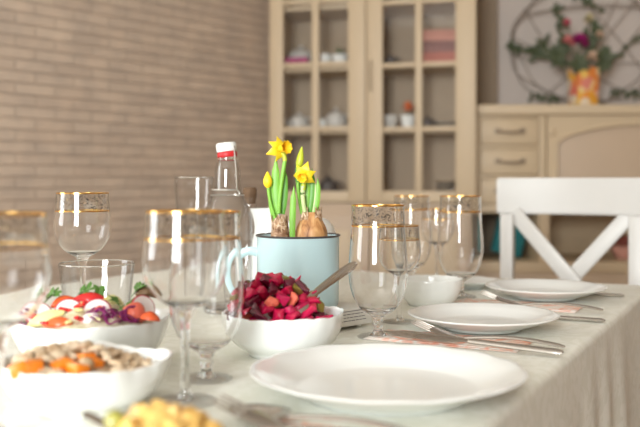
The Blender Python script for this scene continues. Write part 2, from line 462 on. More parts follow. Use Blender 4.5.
d_g('gold-rimmed tulip goblet standing right behind the blurred front wine glass', -.126, .985, 1.2)
d_g('gold-rimmed tulip goblet at back, hidden below by the small white bowl', .1976, 1.91, 2.1, 1.01)
d_g('gold-rimmed tulip goblet right of the small white bowl, before the white chair', .266, 1.683, 3.3, 1.03)
wF = wine('blurred gold-rimmed wine glass with long stem in the front, beside the beetroot bowl', (-.134, .882, T), .4, .965)
dup(wF, 'gold-rimmed wine glass standing behind the low plain tumbler at left', (-.378, 1.415, T), 1.4, 1.02)
dup(wF, 'strongly blurred gold-rimmed wine glass cut off by the left edge', (-.272, .752, T), 2.2, .975)
dup(wF, 'small gold-rimmed wine glass half hidden behind the front tulip goblet', (.1235, 1.385, T), 2.9, .765)
dup(wF, 'small gold-rimmed wine glass farthest back, between the two rear goblets', (.262, 1.99, T), 4.1, .80)

def plain_glass(name, label, loc, outer, th, base):
    pr = spline(outer); inner = [(r - th, z) for r, z in pr if z > base][::-1] + [(0, base)]
    t = thing(name, label, 'glass', loc)
    obj('body', L([(0, 0)] + pr + inner, 48), M['thin'], t)
    b = L([(0, .0004), (pr[0][0] - .0012, .0006), (rad(pr, base) - .0022, base - .0012), (0, base - .0006)], 48)
    obj('thick_base', b, M['glass'], t)
    rm = L([(pr[-1][0] + .0002, outer[-1][1] - .001), (pr[-1][0] - .0005, outer[-1][1] + .0008), (pr[-1][0] - th, outer[-1][1] - .0008)], 48, close=True)
    obj('rim', rm, M['glass'], t)
    return t
plain_glass('tumbler', 'low plain clear tumbler standing before the left wine glass, behind the salad', at(97, 334.5) + Vector((0, 0, .0003)),
            [(.040, 0), (.044, .01), (.047, .04), (.0505, .075), (.0535, .102)], .0016, .008)
plain_glass('highball_glass', 'tall plain clear glass standing left of the swing-top bottle', (-.2235, 1.58, T),
            [(.026, 0), (.0275, .03), (.030, .12), (.0345, .226)], .0016, .012)

# swing-top bottle
bt = thing('swing_top_bottle', 'clear swing-top bottle with white stopper and red seal', 'bottle', (-.156, 1.5, T))
bp = spline([(.037, 0), (.0415, .007), (.042, .05), (.042, .145), (.0395, .166), (.031, .188), (.0235, .206), (.0218, .222), (.0212, .238), (.0185, .249), (.0155, .2555)])
inner = [(r - .0022, z) for r, z in bp if z > .008][::-1] + [(0, .008)]
obj('body', L([(0, 0)] + bp + inner, 48), M['thin'], bt)
obj('thick_base', L([(0, .0005), (.035, .0008), (.0386, .0065), (0, .0074)], 40), M['glass'], bt)
obj('lip', L([(.0155, .2535), (.0175, .2555), (.0175, .2595), (.0155, .2605), (.0135, .2595), (.0135, .2545)], 32, close=True), M['glass'], bt)
tilt = Matrix.Rotation(math.radians(-7), 4, 'Y')
def tl(o): o.matrix_local = Matrix.Translation((0, 0, .260)) @ tilt @ Matrix.Translation((0, 0, -.260)); return o
tl(obj('seal', L([(0, .2595), (.0155, .2595), (.0168, .2615), (.0168, .2670), (.015, .2695), (0, .2695)], 32), M['red_rubber'], bt))
tl(obj('stopper', L([(0, .2695), (.0160, .2695), (.0172, .2710), (.0172, .2815), (.0155, .2842), (0, .285)], 32), M['china'], bt))
bmw = bmesh.new(); RW = Matrix.Rotation(math.radians(-48), 3, 'Z')
def wr_(pts, n, w=.0014): sweep(bmw, bez([RW @ Vector(p) for p in pts], n), w, seg=8)
wr_([(.0188, 0, .277), (.020, 0, .262), (.0265, 0, .235), (.0265, 0, .205)], 10)
wr_([(-.0188, 0, .277), (-.020, 0, .262), (-.0265, 0, .235), (-.0265, 0, .205)], 10)
wr_([(.0265, 0, .205), (.022, -.036, .204), (-.022, -.036, .206), (-.0265, 0, .205)], 14)
wr_([(-.0188, 0, .277), (.0188, 0, .277)], 2)
wr_([(.0265, 0, .205), (.031, .008, .198), (.030, .0, .190), (.0255, -.004, .200)], 10)
obj('wire_bail', bmw, M['wire'], bt)
sweep_r = L([(rad(bp, .196) + .0004, .195), (rad(bp, .196) + .0016, .196), (rad(bp, .197) + .0004, .197)], 40, close=True)
obj('wire_collar', sweep_r, M['wire'], bt)
# corked carafe
cf = thing('carafe', 'small glass carafe with brown cork, right behind the swing-top bottle', 'carafe', (-.128, 1.625, T))
cp = spline([(.038, 0), (.042, .02), (.041, .07), (.032, .12), (.017, .155), (.0125, .175), (.0135, .190)])
obj('body', L([(0, 0)] + cp + [(r - .002, z) for r, z in cp if z > .008][::-1] + [(0, .008)], 40), M['thin'], cf)
obj('cork_stopper', L([(0, .178), (.0098, .178), (.0112, .1905), (.0125, .193), (.0125, .204), (.0105, .208), (0, .208)], 24), M['cork'], cf)

# ------------------------------------------------------------------ plates, bowls
def plate_mesh(rr, foot, well, wz, rz, lob=0, amp=0):
    p = [(0, .003), (foot - .004, .003), (foot - .002, 0), (foot + .001, 0), (foot + .003, .003),
         (well, wz - .001), ((well + rr) / 2, wz * .35 + rz * .65 - .004), (rr - .004, rz - .0035), (rr - .0008, rz - .0022), (rr, rz - .0008), (rr - .0012, rz),
         (rr - .006, rz - .0006), ((well + rr) / 2, wz * .35 + rz * .65 - .0005), (well, wz + .0022), (well - .006, wz + .0006), (well * .5, wz * .8), (0, wz * .8)]
    def fun(t, r, z):
        k = max(0, (r - well) / (rr - well))
        w = abs(math.sin(lob * t / 2)) if lob else 0
        return r * (1 + amp * k * (w - .6)), z + k * amp * .12 * (w - .5)
    return L(p, 96, fun)
def flutes(rr, well, wz, rz, n):    # raised relief strokes on the rim
    bm = bmesh.new()
    for i in range(n):
        a = 2 * PI * i / n
        pts = []
        for k in range(7):
            s = k / 6; r = well + (rr - well) * (.25 + .68 * s); aa = a + .10 * s + .05 * math.sin(s * 3)
            zz = wz * .35 + rz * .65 if False else (wz + (rz - wz) * ((r - well) / (rr - well)) ** .85)
            pts.append((r * math.cos(aa), r * math.sin(aa), zz + .0002))
        sweep(bm, pts, [.0006, .0018, .0022, .0024, .0022, .0018, .0006], .0007, seg=6)
    return bm
PZ = TZ + .0004
t = thing('dinner_plate', 'large white dinner plate with scalloped rim, nearest in the front', 'plate', (.0686, .911, PZ))
obj('dish', plate_mesh(.1405, .082, .094, .008, .028, 14, .010), M['china'], t, angle=70)
obj('rim_relief', flutes(.140, .094, .0085, .027, 14), M['china'], t)
def soup(label, x, y, z=PZ):
    t = thing('soup_plate', label, 'plate', (x, y, z), 0, 'white soup plates along the table edge')
    obj('dish', plate_mesh(.1105, .056, .070, .007, .0225, 12, .002), M['china'], t, angle=70)
    obj('rim_relief', flutes(.1105, .070, .0072, .0217, 12), M['china'], t)
    return t
sp = soup('white soup plate between the near and far forks, middle of the three plates', .240, 1.312, TZ + .0034)
dup(sp, 'white soup plate farthest along the table, in front of the white chair', (.419, 1.655, TZ + .0034), .3)

def bowl_mesh(R0, H, foot, lob, amp, zamp, ph=0, th=.0032):
    o = [(0, .0025), (foot - .003, .0025), (foot - .001, 0), (foot + .002, 0), (foot + .004, .004)] + \
        spline([(foot + .006, .006), (R0 * .85, H * .34), (R0 * .965, H * .68), (R0, H)], 5)
    i = [(R0 - .0006, H + .0014), (R0 - th, H + .0004)] + [(r - th, z + .001) for r, z in spline([(foot + .006, .006), (R0 * .85, H * .34), (R0 * .965, H * .68), (R0, H)], 5)[::-1][1:]] + [(0, .0066)]
    def fun(t, r, z):
        k = min(1.1, max(0, z / H)) ** 1.3 * (r / R0) ** 2
        w = math.cos(lob * (t - ph)); w2 = abs(math.sin(9 * t))
        return r * (1 + amp * k * w + .010 * k * w2), z + k * (zamp * w + .0012 * w2)
    return L(o + i, 108, fun)
def bowl(name, label, loc, R0, H, foot, lob, amp, zamp, ph=0):
    o = obj(name, bowl_mesh(R0, H, foot, lob, amp, zamp, ph), M['china'], None, angle=70)
    o.location = loc; return tag(o, label, 'bowl')
BB = Vector((-.046, 1.128, PZ)); bowl('salad_bowl', 'white scalloped bowl heaped with diced magenta beetroot', BB, .0755, .052, .042, 4, .02, .001, .3)
SB = Vector((-.268, 1.045, PZ)); bowl('salad_bowl', 'white square lobed bowl of mixed radish salad at left', SB, .088, .058, .05, 4, .06, .002, .5)
MB_ = Vector((-.228, .862, PZ)); bowl('salad_bowl', 'white lobed bowl of mushrooms and carrots, front left', MB_, .078, .046, .046, 4, .07, .002, .25)
YB = Vector((-.116, .645, PZ)); bowl('serving_dish', 'shallow white dish of pale yellow cubes at the bottom edge', YB, .072, .022, .046, 4, .03, .002, 0)
SW = Vector((.195, 1.578, PZ)); bowl('side_bowl', 'small empty white bowl behind the middle soup plate', SW, .0575, .045, .036, 12, .0, .0)
t = thing('saucer', 'small white saucer at the back, beside the farthest goblet', 'saucer', (.30, 1.835, PZ))
obj('dish', plate_mesh(.070, .036, .042, .006, .017, 10, .01), M['china'], t, angle=70)

# ------------------------------------------------------------------ chunks of food
def chunk(seed, s=(1, 1, 1), jit=.16, bev=.18, sub=0):
    r = random.Random(seed); bm = bmesh.new()
    bmesh.ops.create_cube(bm, size=1)
    for v in bm.verts:
        v.co = Vector((v.co.x * s[0] * (1 + r.uniform(-jit, jit)), v.co.y * s[1] * (1 + r.uniform(-jit, jit)), v.co.z * s[2] * (1 + r.uniform(-jit, jit))))
    bmesh.ops.bevel(bm, geom=list(bm.edges), offset=bev * min(s), segments=2, affect='EDGES', profile=.6)
    return bm
def protos(name, mats, shapes, n, size, jit=.16, bev=.18):
    out = []
    for k in range(n):
        s = shapes[k % len(shapes)]
        bm = chunk(100 + k * 7 + len(name), s, jit, bev)
        bmesh.ops.scale(bm, vec=(size,) * 3, verts=bm.verts)
        out.append((bm, mats[k % len(mats)]))
    return out
def heap(n, Rx, surf, depth, d, r, tries=9000):
    pts = []
    for _ in range(tries):
        if len(pts) >= n: break
        a = r.uniform(0, 2 * PI); q = Rx * math.sqrt(r.random())
        x, y = q * math.cos(a), q * math.sin(a)
        z = surf(x, y) - depth * r.random() ** 1.5
        p = Vector((x, y, z))
        if all((p - o).length > d for o in pts): pts.append(p)
    return pts
def piece(cache, key, name, bm_fn, mat):
    if key not in cache:
        bm = bm_fn(); bmesh.ops.recalc_face_normals(bm, faces=bm.faces)
        me = bpy.data.meshes.new(name); bm.to_mesh(me); bm.free()
        for p in me.polygons: p.use_smooth = True
        me.set_sharp_from_angle(angle=math.radians(50)); me.materials.append(mat); cache[key] = me
    o = bpy.data.objects.new(name, cache[key]); COL.objects.link(o); return o
def place(o, p, r, tilt=1.0):
    o.location = p; o.rotation_euler = (r.uniform(-tilt, tilt), r.uniform(-tilt, tilt), r.uniform(0, 2 * PI)); return o
def scaled(bm, s): bmesh.ops.scale(bm, vec=(s,) * 3, verts=bm.verts); return bm
cache = {}
def rough_cut(seed, s, bev=.05):          # an irregular knife-cut piece: the hull of scattered points
    g_ = random.Random(seed); bm = bmesh.new()
    for k in range(15):
        d_ = Vector((g_.uniform(-1, 1), g_.uniform(-1, 1), g_.uniform(-1, 1)))
        m_ = max(abs(d_.x), abs(d_.y), abs(d_.z)); d_ *= g_.uniform(.82, 1) / m_ * .5
        bm.verts.new((d_.x * s[0], d_.y * s[1], d_.z * s[2]))
    r_ = bmesh.ops.convex_hull(bm, input=bm.verts)
    bmesh.ops.delete(bm, geom=[v for v in bm.verts if not v.link_faces], context='VERTS')
    bmesh.ops.dissolve_limit(bm, angle_limit=.3, verts=bm.verts, edges=bm.edges)
    bmesh.ops.bevel(bm, geom=list(bm.edges), offset=bev * min(s), segments=2, affect='EDGES', profile=.6)
    return bm
M['beet'] = pbr('beet_magenta', (.50, .006, .06), .22, var=.5, vscale=70, spec=.7, sss=.1)
M['beet2'] = pbr('beet_dark', (.12, .005, .025), .22, var=.4, vscale=60, spec=.7)
M['beet3'] = pbr('beet_pink', (.54, .015, .09), .25, var=.4, vscale=70, spec=.7)
M['pickle'] = pbr('pickle_green', (.20, .15, .03), .3, var=.3, vscale=60)
M['carrot'] = pbr('carrot', (.90, .24, .015), .35, var=.2, vscale=60)
M['carrot2'] = pbr('beet_stained_carrot', (.80, .16, .10), .35, var=.3, vscale=60)
r = random.Random(21)
def bs(x, y):
    q2 = ((x + .012) ** 2 + (y) ** 2) / .072 ** 2
    return .040 + .060 * max(0, 1 - q2) ** 1.05
pts = [p for p in heap(230, .066, bs, .030, .0122, r) if p.xy.length < .043 + (p.z - .03) * .9 and p.z > .034]
rest = [0, 0, 0]
SH = [(1, .9, .7), (1.35, .8, .5), (.9, 1, .8), (1.7, .6, .5)]
kinds = [('beetroot_dice', 'beet', 'diced magenta beetroot piece in the heap in the white scalloped bowl', 'beetroot piece', 'bright beetroot dice in the scalloped bowl'),
         ('beetroot_dice', 'beet2', 'dark purple beetroot piece in the heap in the white scalloped bowl', 'beetroot piece', 'dark beetroot dice in the scalloped bowl'),
         ('beetroot_dice', 'beet3', 'bright pink glossy beetroot piece in the heap in the white scalloped bowl', 'beetroot piece', 'pink beetroot dice in the scalloped bowl'),
         ('pickle_slice', 'pickle', 'olive green pickle piece among the beetroot in the white scalloped bowl', 'pickle', 'pickle pieces among the beetroot'),
         ('carrot_dice', 'carrot2', 'orange carrot piece stained by the beetroot around it', 'carrot', 'carrot pieces among the beetroot')]
for i, p in enumerate(pts):
    k = r.choices(range(5), (.50, .26, .17, .05, .02))[0]
    nmn, mt, lb, ct, gp = kinds[k]; v = r.randrange(9)
    o = piece(cache, (mt, v), nmn, lambda: scaled(rough_cut(v + 31 * k, SH[v % 4], .06), .0185), M[mt])
    place(o, BB + p, r, .8); tag(o, lb, ct, gp)

# mixed salad ---------------------------------------------------------------
M['greens'] = pattern_mat('chopped_salad', [(.25, (.30, .05, .14, 1)), (.42, (.62, .58, .36, 1)), (.6, (.80, .74, .60, 1)), (.8, (.45, .50, .16, 1))], 70, .5)
M['radish'] = pbr('radish_flesh', (.88, .80, .78), .3, var=.05, sss=.1)
M['radish_peel'] = pbr('radish_peel', (.48, .01, .05), .3)
M['apple'] = pbr('apple_slice', (.80, .75, .34), .3, var=.08)
M['pepper'] = pbr('red_pepper', (.62, .02, .02), .25, var=.15)
M['cabbage'] = pbr('red_cabbage', (.24, .02, .14), .35, var=.5, vscale=90)
M['tomato'] = pbr('tomato', (.78, .12, .03), .25, var=.2)
M['parsley'] = pbr('parsley', (.07, .17, .025), .5, var=.35, vscale=60)
M['olive'] = pbr('brown_olive', (.20, .12, .06), .3, var=.3)
def ssurf(x, y):
    return .046 + .034 * max(0, 1 - (x * x + y * y) / .085 ** 2) ** .8
def mound(name, label, cat, loc, rx, surf, low, mat, amp=.003, sc_=90):
    bm = bmesh.new(); seg = 48; rings = []
    for k in range(13):
        q = rx * k / 12
        if k == 0: rings.append([bm.verts.new((0, 0, surf(0, 0) - low))]); continue
        rg = []
        for i in range(seg):
            a = 2 * PI * i / seg; x, y = q * math.cos(a), q * math.sin(a)
            z = surf(x, y) - low + amp * noise.noise(Vector((x, y, 1)) * sc_)
            rg.append(bm.verts.new((x, y, z)))
        rings.append(rg)
    bot = [bm.verts.new((v.co.x * .72, v.co.y * .72, .012)) for v in rings[-1]]
    rings.append(bot)
    for a, b in zip(rings, rings[1:]):
        for i in range(seg):
            j = (i + 1) % seg
            if len(a) == 1: bm.faces.new((a[0], b[i], b[j]))
            else: bm.faces.new((a[i], b[i], b[j], a[j]))
    bm.faces.new(bot)
    o = obj(name, bm, mat); o.location = loc; return tag(o, label, cat, None, 'stuff')
mound('chopped_salad', 'chopped cabbage and greens filling the radish salad bowl', 'salad', SB, .070, ssurf, .006, M['greens'])
def disc(rad_, th, seg=28): return L([(0, -th / 2), (rad_ * .97, -th / 2), (rad_, -th * .3), (rad_, th * .3), (rad_ * .97, th / 2), (0, th / 2)], seg)
def radish(label, p, rot, s=.0165):
    t = thing('radish_slice', label, 'radish', p); t.rotation_euler = rot
    obj('flesh', disc(s * .93, .0032), M['radish'], t)
    obj('peel', L([(s * .925, -.0017), (s * 1.0, -.0010), (s * 1.0, .0010), (s * .925, .0017)], 28, close=True), M['radish_peel'], t)
def sp_(px, py, lift=.0):      # on the salad mound, front slope
    Y = 1.075 - (py - 294) / 26 * .075
    return far(px, py, Y) + Vector((0, 0, lift))
radish('white radish slice with red peel, left in the salad before the red pepper', sp_(69, 312), (1.0, .25, .2))
radish('white radish slice in the middle of the salad, left of the purple cabbage', sp_(97, 312), (1.0, .35, -.1))
radish('white radish slice standing up at the right end of the salad', sp_(143, 308), (1.15, .6, .5), .0155)
radish('pale radish slice at the left end of the salad, beside the parsley', sp_(38, 314), (.8, -.3, .6), .0155)
def wedge(name, mat, label, cat, p, rot, ln, w, h, group=None):
    bm = bmesh.new(); n = 9
    P = [(ln * (i / (n - 1) - .5), 0, h * .5 * math.sin(PI * i / (n - 1))) for i in range(n)]
    ww = [w * (.25 + .75 * math.sin(PI * i / (n - 1))) for i in range(n)]
    sweep(bm, P, ww, [h * .5 * (.4 + .6 * math.sin(PI * i / (n - 1))) for i in range(n)], seg=10)
    o = obj(name, bm, M[mat]); o.location = p; o.rotation_euler = rot; return tag(o, label, cat, group)
wedge('apple_slice', 'apple', 'long pale yellow-green slice at the front left of the salad', 'apple', sp_(46, 319), (.9, -.35, .35), .042, .0085, .007)
wedge('apple_slice', 'apple', 'pale yellow-green slice at back right of the salad, behind the dark parsley', 'apple', sp_(114, 302), (.6, .3, .9), .030, .009, .007)
wedge('tomato_wedge', 'tomato', 'orange-red tomato wedge at the front left of the salad bowl', 'tomato', sp_(58, 324), (.7, -.1, -.1), .034, .0075, .007)
wedge('tomato_wedge', 'tomato', 'orange-red tomato wedge at the far right end of the salad', 'tomato', sp_(150, 319), (.5, .2, .5), .022, .008, .008)
wedge('tomato_wedge', 'tomato', 'orange tomato wedge beside the upper left parsley leaf in the salad', 'tomato', sp_(63, 303), (.5, -.3, .4), .028, .008, .008)
wedge('pepper_strip', 'pepper', 'glossy red pepper strip across the top of the salad', 'pepper', sp_(90, 301), (.5, .02, .05), .042, .009, .010)
wedge('pepper_strip', 'pepper', 'short red pepper strip at the left end of the salad', 'pepper', sp_(32, 318), (.4, .3, .5), .022, .006, .006)
wedge('carrot_slice', 'carrot2', 'thick orange carrot piece right of the dark parsley in the salad', 'carrot', sp_(134, 314), (.9, .4, .4), .026, .012, .014)
wedge('apple_slice', 'radish', 'pale cream slice low in the middle front of the salad', 'apple', sp_(88, 321), (.8, -.5, -.3), .030, .008, .007)
wedge('olive', 'olive', 'brown olive at the back right of the salad', 'olive', sp_(146, 296), (.2, .1, .2), .024, .010, .012)
def curl(r):
    n = 14; a0 = r.uniform(0, 6); rr = r.uniform(.005, .011)
    return S([(rr * math.cos(a0 + i * .32) + i * .0006, rr * math.sin(a0 + i * .32), .002 * math.sin(i * .9)) for i in range(n)], .0019, .0009, seg=6)
for k in range(28):
    px, py = ((106, 319), (128, 319), (30, 319))[0 if k < 16 else (1 if k < 23 else 2)]
    o = piece(cache, ('cab', k % 6), 'cabbage_shred', lambda: curl(r), M['cabbage'])
    s = 9 if k < 16 else 5
    place(o, sp_(px + r.uniform(-s, s), py + r.uniform(-6, 1)), r, .9)
    spot = ('in the clump at the middle front', 'in the clump at the right front', 'in the clump at the left end')[0 if k < 16 else (1 if k < 23 else 2)]
    tag(o, 'purple red cabbage shred %s of the radish salad' % spot, 'cabbage', 'purple cabbage shreds ' + spot)
def leafy(seed, s=.014):
    q = random.Random(seed); bm = bmesh.new()
    sweep(bm, bez([(0, 0, 0), (s * .5, 0, s * .25), (s * 1.1, 0, s * .3)], 5), .0006, seg=6)
    for k in range(7):
        b = Vector((s * (.35 + .13 * k), 0, s * .22 + k * .0004)); sd = 1 if k % 2 else -1
        d = Vector((.55, sd * q.uniform(.5, 1), q.uniform(-.2, .5))).normalized() * s * q.uniform(.5, .8)
        sweep(bm, bez([b, b + d * .5 + Vector((0, 0, .001)), b + d], 6), [.0004, .0022, .0034, .0036, .0028, .0018, .0003], .0004, seg=6)
    return bm
def herb(label, p, rz, ry=-.4, s=.014, seed=1):
    o = obj('parsley_sprig', leafy(seed, s), M['parsley']); o.location = p; o.rotation_euler = (.2, ry, rz); return tag(o, label, 'parsley')
herb('green parsley sprig standing at the upper left of the salad', sp_(42, 306), .4, -.5, .019, 1)
herb('green parsley sprig on top of the salad, behind the red pepper', sp_(74, 299), .3, -.3, .019, 2)
herb('small parsley sprig right of the red pepper strip', sp_(98, 301), 1.8, -.5, .014, 3)
herb('dark parsley sprig left of the thick orange carrot piece', sp_(114, 312), .2, -.1, .019, 4)
herb('dark parsley sprig overlapping the pale slice at the salad back', sp_(121, 308), 2.6, -.3, .015, 7)
herb('green parsley sprig at the back right rim of the salad', sp_(131, 297), .3, -.5, .018, 5)
for k in range(26):
    a = r.uniform(0, 2 * PI); q = .066 * math.sqrt(r.random()); x, y = q * math.cos(a), q * math.sin(a)
    kk = k % 3
    mt, nmn, lb, ct = (('carrot2', 'carrot_strip', 'small orange carrot strip scattered through the radish salad', 'carrot'), ('apple', 'cabbage_strip', 'small pale green cabbage strip scattered through the radish salad', 'cabbage'), ('pepper', 'pepper_bit', 'small red pepper bit scattered through the radish salad', 'pepper'))[kk]
    o = piece(cache, (mt, 'strip', k % 5), nmn, lambda: scaled(chunk(k, (2.2, .8, .5)), .007), M[mt])
    place(o, SB + Vector((x, y, ssurf(x, y) - .002)), r, .5); tag(o, lb, ct, nmn.replace('_', ' ') + 's in the radish salad')

# mushrooms and carrots -------------------------------------------------------
M['mush'] = pattern_mat('mushroom', [(.3, (.30, .17, .08, 1)), (.5, (.58, .42, .26, 1)), (.72, (.76, .63, .46, 1))], 60, .35)
M['mush2'] = pattern_mat('mushroom_pale', [(.3, (.50, .34, .20, 1)), (.6, (.78, .65, .47, 1))], 60, .35)
M['mushsauce'] = pattern_mat('mushroom_base', [(.3, (.50, .36, .22, 1)), (.7, (.72, .58, .42, 1))], 60, .4)
def msurf(x, y):
    return .036 + .021 * max(0, 1 - ((x + .016) ** 2 + y * y) / .066 ** 2)
mound('mushroom_sauce', 'pale creamy base under the mushroom and carrot pieces', 'salad', MB_, .060, msurf, .006, M['mushsauce'])
def button(seed):
    q = random.Random(seed); s = q.uniform(.85, 1.15)
    bm = L([(0, -.35), (.28, -.33), (.30, 0), (.55, -.02), (.95, .05), (1.0, .2), (.85, .5), (.45, .72), (0, .78)], 16)
    bmesh.ops.scale(bm, vec=(.0086 * s,) * 3, verts=bm.verts); return bm
pts = heap(90, .061, msurf, .005, .0112, r)
cp_ = [(18, 370, .812), (63, 367, .825), (84, 360, .85), (92, 364, .845), (50, 353, .875), (78, 371, .815), (34, 367, .815)]
cpos = [far(a, b, c) for a, b, c in cp_]
for i, c in enumerate(cpos):
    o = piece(cache, ('mc', i % 4), 'carrot_dice', lambda: scaled(chunk(i, (1.3, 1, .9)), .0145), M['carrot'])
    place(o, c, r, .4); tag(o, 'orange carrot cube on top of the mushrooms in the front left bowl', 'carrot', 'carrot cubes on the mushrooms')
for i, p in enumerate(pts):
    w_ = MB_ + p
    if any((w_ - c).length < .013 for c in cpos): continue
    k = r.randrange(3)
    if k < 2:
        mt = ('mush', 'mush2')[k]
        o = piece(cache, ('mb', mt, i % 4), 'mushroom', lambda: button(i), M[mt])
        tag(o, ('browned button mushroom', 'pale button mushroom')[k] + ' in the front left bowl with carrot cubes', 'mushroom', ('browned', 'pale')[k] + ' mushrooms in the front bowl')
    else:
        o = piece(cache, ('mp', i % 4), 'mushroom_slice', lambda: scaled(chunk(i, (1.4, 1, .6)), .013), M['mush2'])
        tag(o, 'pale flat mushroom slice in the front left bowl with carrot cubes', 'mushroom', 'mushroom slices in the front bowl')
    place(o, w_, r, .9)
# yellow cubes --------------------------------------------------------------
M['potato'] = pbr('yellow_cube', (.78, .50, .15), .4, var=.2, vscale=50, sss=.15)
M['pea'] = pbr('green_olive', (.36, .34, .06), .3, var=.15)
def ysurf(x, y): return .016 + .035 * max(0, 1 - (x * x + y * y) / .052 ** 2) ** .7
pts = heap(100, .045, ysurf, .022, .0118, r)
gp_ = far(115, 421, .635)
for i, p in enumerate(pts):
    w_ = YB + p
    if (w_ - gp_).length < .012: continue
    o = piece(cache, ('pt', i % 6), 'potato_dice', lambda: scaled(chunk(i, (1, 1, .95), .1, .12), .0122), M['potato'])
    place(o, w_, r, .7); tag(o, 'pale yellow cube in the heap in the shallow dish at the bottom edge', 'potato', 'yellow cubes in the shallow dish')
o = obj('olive', L([(0, -.008), (.005, -.0068), (.0078, -.002), (.0078, .002), (.005, .0068), (0, .008)], 18), M['pea']); o.location = gp_; o.rotation_euler = (1.2, .4, 0)
tag(o, 'round green olive at the left of the yellow cubes', 'olive')

# ------------------------------------------------------------------ cutlery and napkins
def cut_rot(o, tip, end):
    d = Vector(tip) - Vector(end)
    o.location = end; o.rotation_euler = (0, -math.asin(d.z / d.length), math.atan2(d.y, d.x))
def handle_mesh(Ln, w0=.0060, w1=.0030, t=.0022, z=lambda s: 0):
    n = 18; P, W, H = [], [], []
    for i in range(n + 1):
        s = i / n; P.append((Ln * s, 0, z(s)))
        k = (1 - s) ** .8
        ww = w1 + (w0 - w1) * k
        if i == 0: ww *= .45
        if i == 1: ww *= .85
        W.append(ww); H.append(t if i else t * .5)
    return S(P, W, H, seg=10)
def fork(label, end, ang, Ln=.215, lift=0):
    t = thing('fork', label, 'fork', end, ang, 'steel forks'); t.rotation_euler = (math.radians(-6), lift, ang); t.location.z += .003
    hz = lambda s: .0025 + .006 * math.sin(PI * s)
    obj('handle', handle_mesh(Ln * .66, z=hz), M['steel'], t)
    x0 = Ln * .655; zf = lambda x:   .0025 + .019 * max(0, (x - x0) / (Ln - x0)) ** 1.1 - .002 * math.sin(PI * min(1, max(0, (x - x0) / (Ln - x0))))
    n = 8; P = [(x0 + (.045) * i / n, 0, zf(x0 + .045 * i / n)) for i in range(n + 1)]
    obj('head', S(P, [.0032, .0040, .0062, .0092, .0112, .0120, .0122, .0121, .0118], .0012, seg=10), M['steel'], t)
    for k in range(4):
        y = (k - 1.5) * .0070; xa = x0 + .042
        P = [(xa + (Ln - xa) * i / 6, y * (1 - .08 * i / 6), zf(xa + (Ln - xa) * i / 6)) for i in range(7)]
        obj('tine', S(P, [.0017, .0016, .0015, .0015, .0014, .0012, .0005], [.0013] * 5 + [.0010, .0006], seg=8), M['steel'], t)
    return t
def knife(label, end, ang, Ln=.235, lift=0, roll=0):
    t = thing('knife', label, 'knife', end, ang, 'steel knives'); t.rotation_euler = (roll, lift, ang)
    obj('handle', handle_mesh(Ln * .5, .0066, .0050, .0030, lambda s: .0035), M['steel'], t)
    bm = bmesh.new(); n = 14; x0 = Ln * .495
    P = [(x0 + (Ln - x0) * i / n, -.001 + .004 * math.sin(PI * .5 * i / n), .0035) for i in range(n + 1)]
    W = [.0045 + .006 * min(1, i / 4) for i in range(n + 1)]
    for j, f_ in ((n, .12), (n - 1, .45), (n - 2, .72), (n - 3, .9)): W[j] *= f_
    sweep(bm, P, W, .0009, seg=8); obj('blade', bm, M['steel'], t)
    return t
def spoon(label, cat, end, ang, Ln=.20, lift=0, bw=.021, bl=.062, pitch=None):
    t = thing('spoon', label, cat, end, ang); t.rotation_euler = (0, lift, ang)
    hz = lambda s: .003 + .009 * math.sin(PI * s) * (1 - .3 * s) + .004 * s
    obj('handle', handle_mesh(Ln - bl + .004, z=hz), M['steel'], t)
    bm = bmesh.new(); rings = []; cx = Ln - bl / 2
    for k in range(9):
        q = k / 8
        if k == 0: rings.append([bm.verts.new((cx, 0, .0012))]); continue
        rg = []
        for i in range(28):
            a = 2 * PI * i / 28
            rg.append(bm.verts.new((cx + q * bl / 2 * math.cos(a), q * bw * math.sin(a) * (1 - .18 * math.cos(a)), .0012 + .0085 * q * q)))
        rings.append(rg)
    for a, b in zip(rings, rings[1:]):
        for i in range(28):
            j = (i + 1) % 28
            if len(a) == 1: bm.faces.new((a[0], b[i], b[j]))
            else: bm.faces.new((a[i], b[i], b[j], a[j]))
    o = obj('bowl', bm, M['steel'], t); md = o.modifiers.new('Solidify', 'SOLIDIFY'); md.thickness = .0011; md.offset = 1
    return t
va = math.atan2(V.y, V.x)                 # direction towards the table edge
back = va + PI
def napkin(label, c, rot, sx, sy):
    t = thing('napkin', label, 'napkin', (c[0], c[1], TZ + .0004), rot, 'printed paper napkins')
    for k, (ox, oy, dr) in enumerate(((0, 0, 0), (.003, .002, .015))):
        bm = B((ox, oy, .0007 + k * .0013), (sx - k * .006, sy - k * .006, .0012), .0005, Matrix.Rotation(dr, 3, 'Z'))
        obj('fold', bm, M['napkin'], t)
    return t
napkin('coral printed paper napkin under the fork and knife behind the large plate', (.175, 1.222), va, .215, .085)
napkin('coral printed paper napkin under the far fork, before the farthest soup plate', (.345, 1.565), va, .22, .085)
napkin('coral printed paper napkin under the spoon at the bottom edge', (.010, .735), va, .16, .10)
NZ = TZ + .0034
fork('steel fork with tines up, between the front goblet and the middle soup plate', Vector((.312, 1.132, NZ)), back, .205, 0)
fork('steel fork with tines up, between the middle and farthest soup plates', Vector((.464, 1.456, NZ)), back, .205, 0)
fork('blurred steel fork lying left of the spoon at the bottom edge', Vector((.10, .692, NZ)), back, .215, 0)
knife('steel knife lying between the large plate and the nearest fork', Vector((.3005, 1.099, NZ + .0015)), back - .05, .245, math.radians(-1.5), math.radians(-16))
knife('steel knife with only its handle end showing right of the middle soup plate', Vector((.440, 1.372, TZ + .0012)), back, .20)
knife('steel knife with only its handle end showing right of the farthest soup plate', Vector((.572, 1.64 + .03, TZ + .0012)), back, .19)
spoon('steel spoon lying before the large plate, bowl towards the wine glass', 'spoon', Vector((.099, .724, NZ)), back, .205)
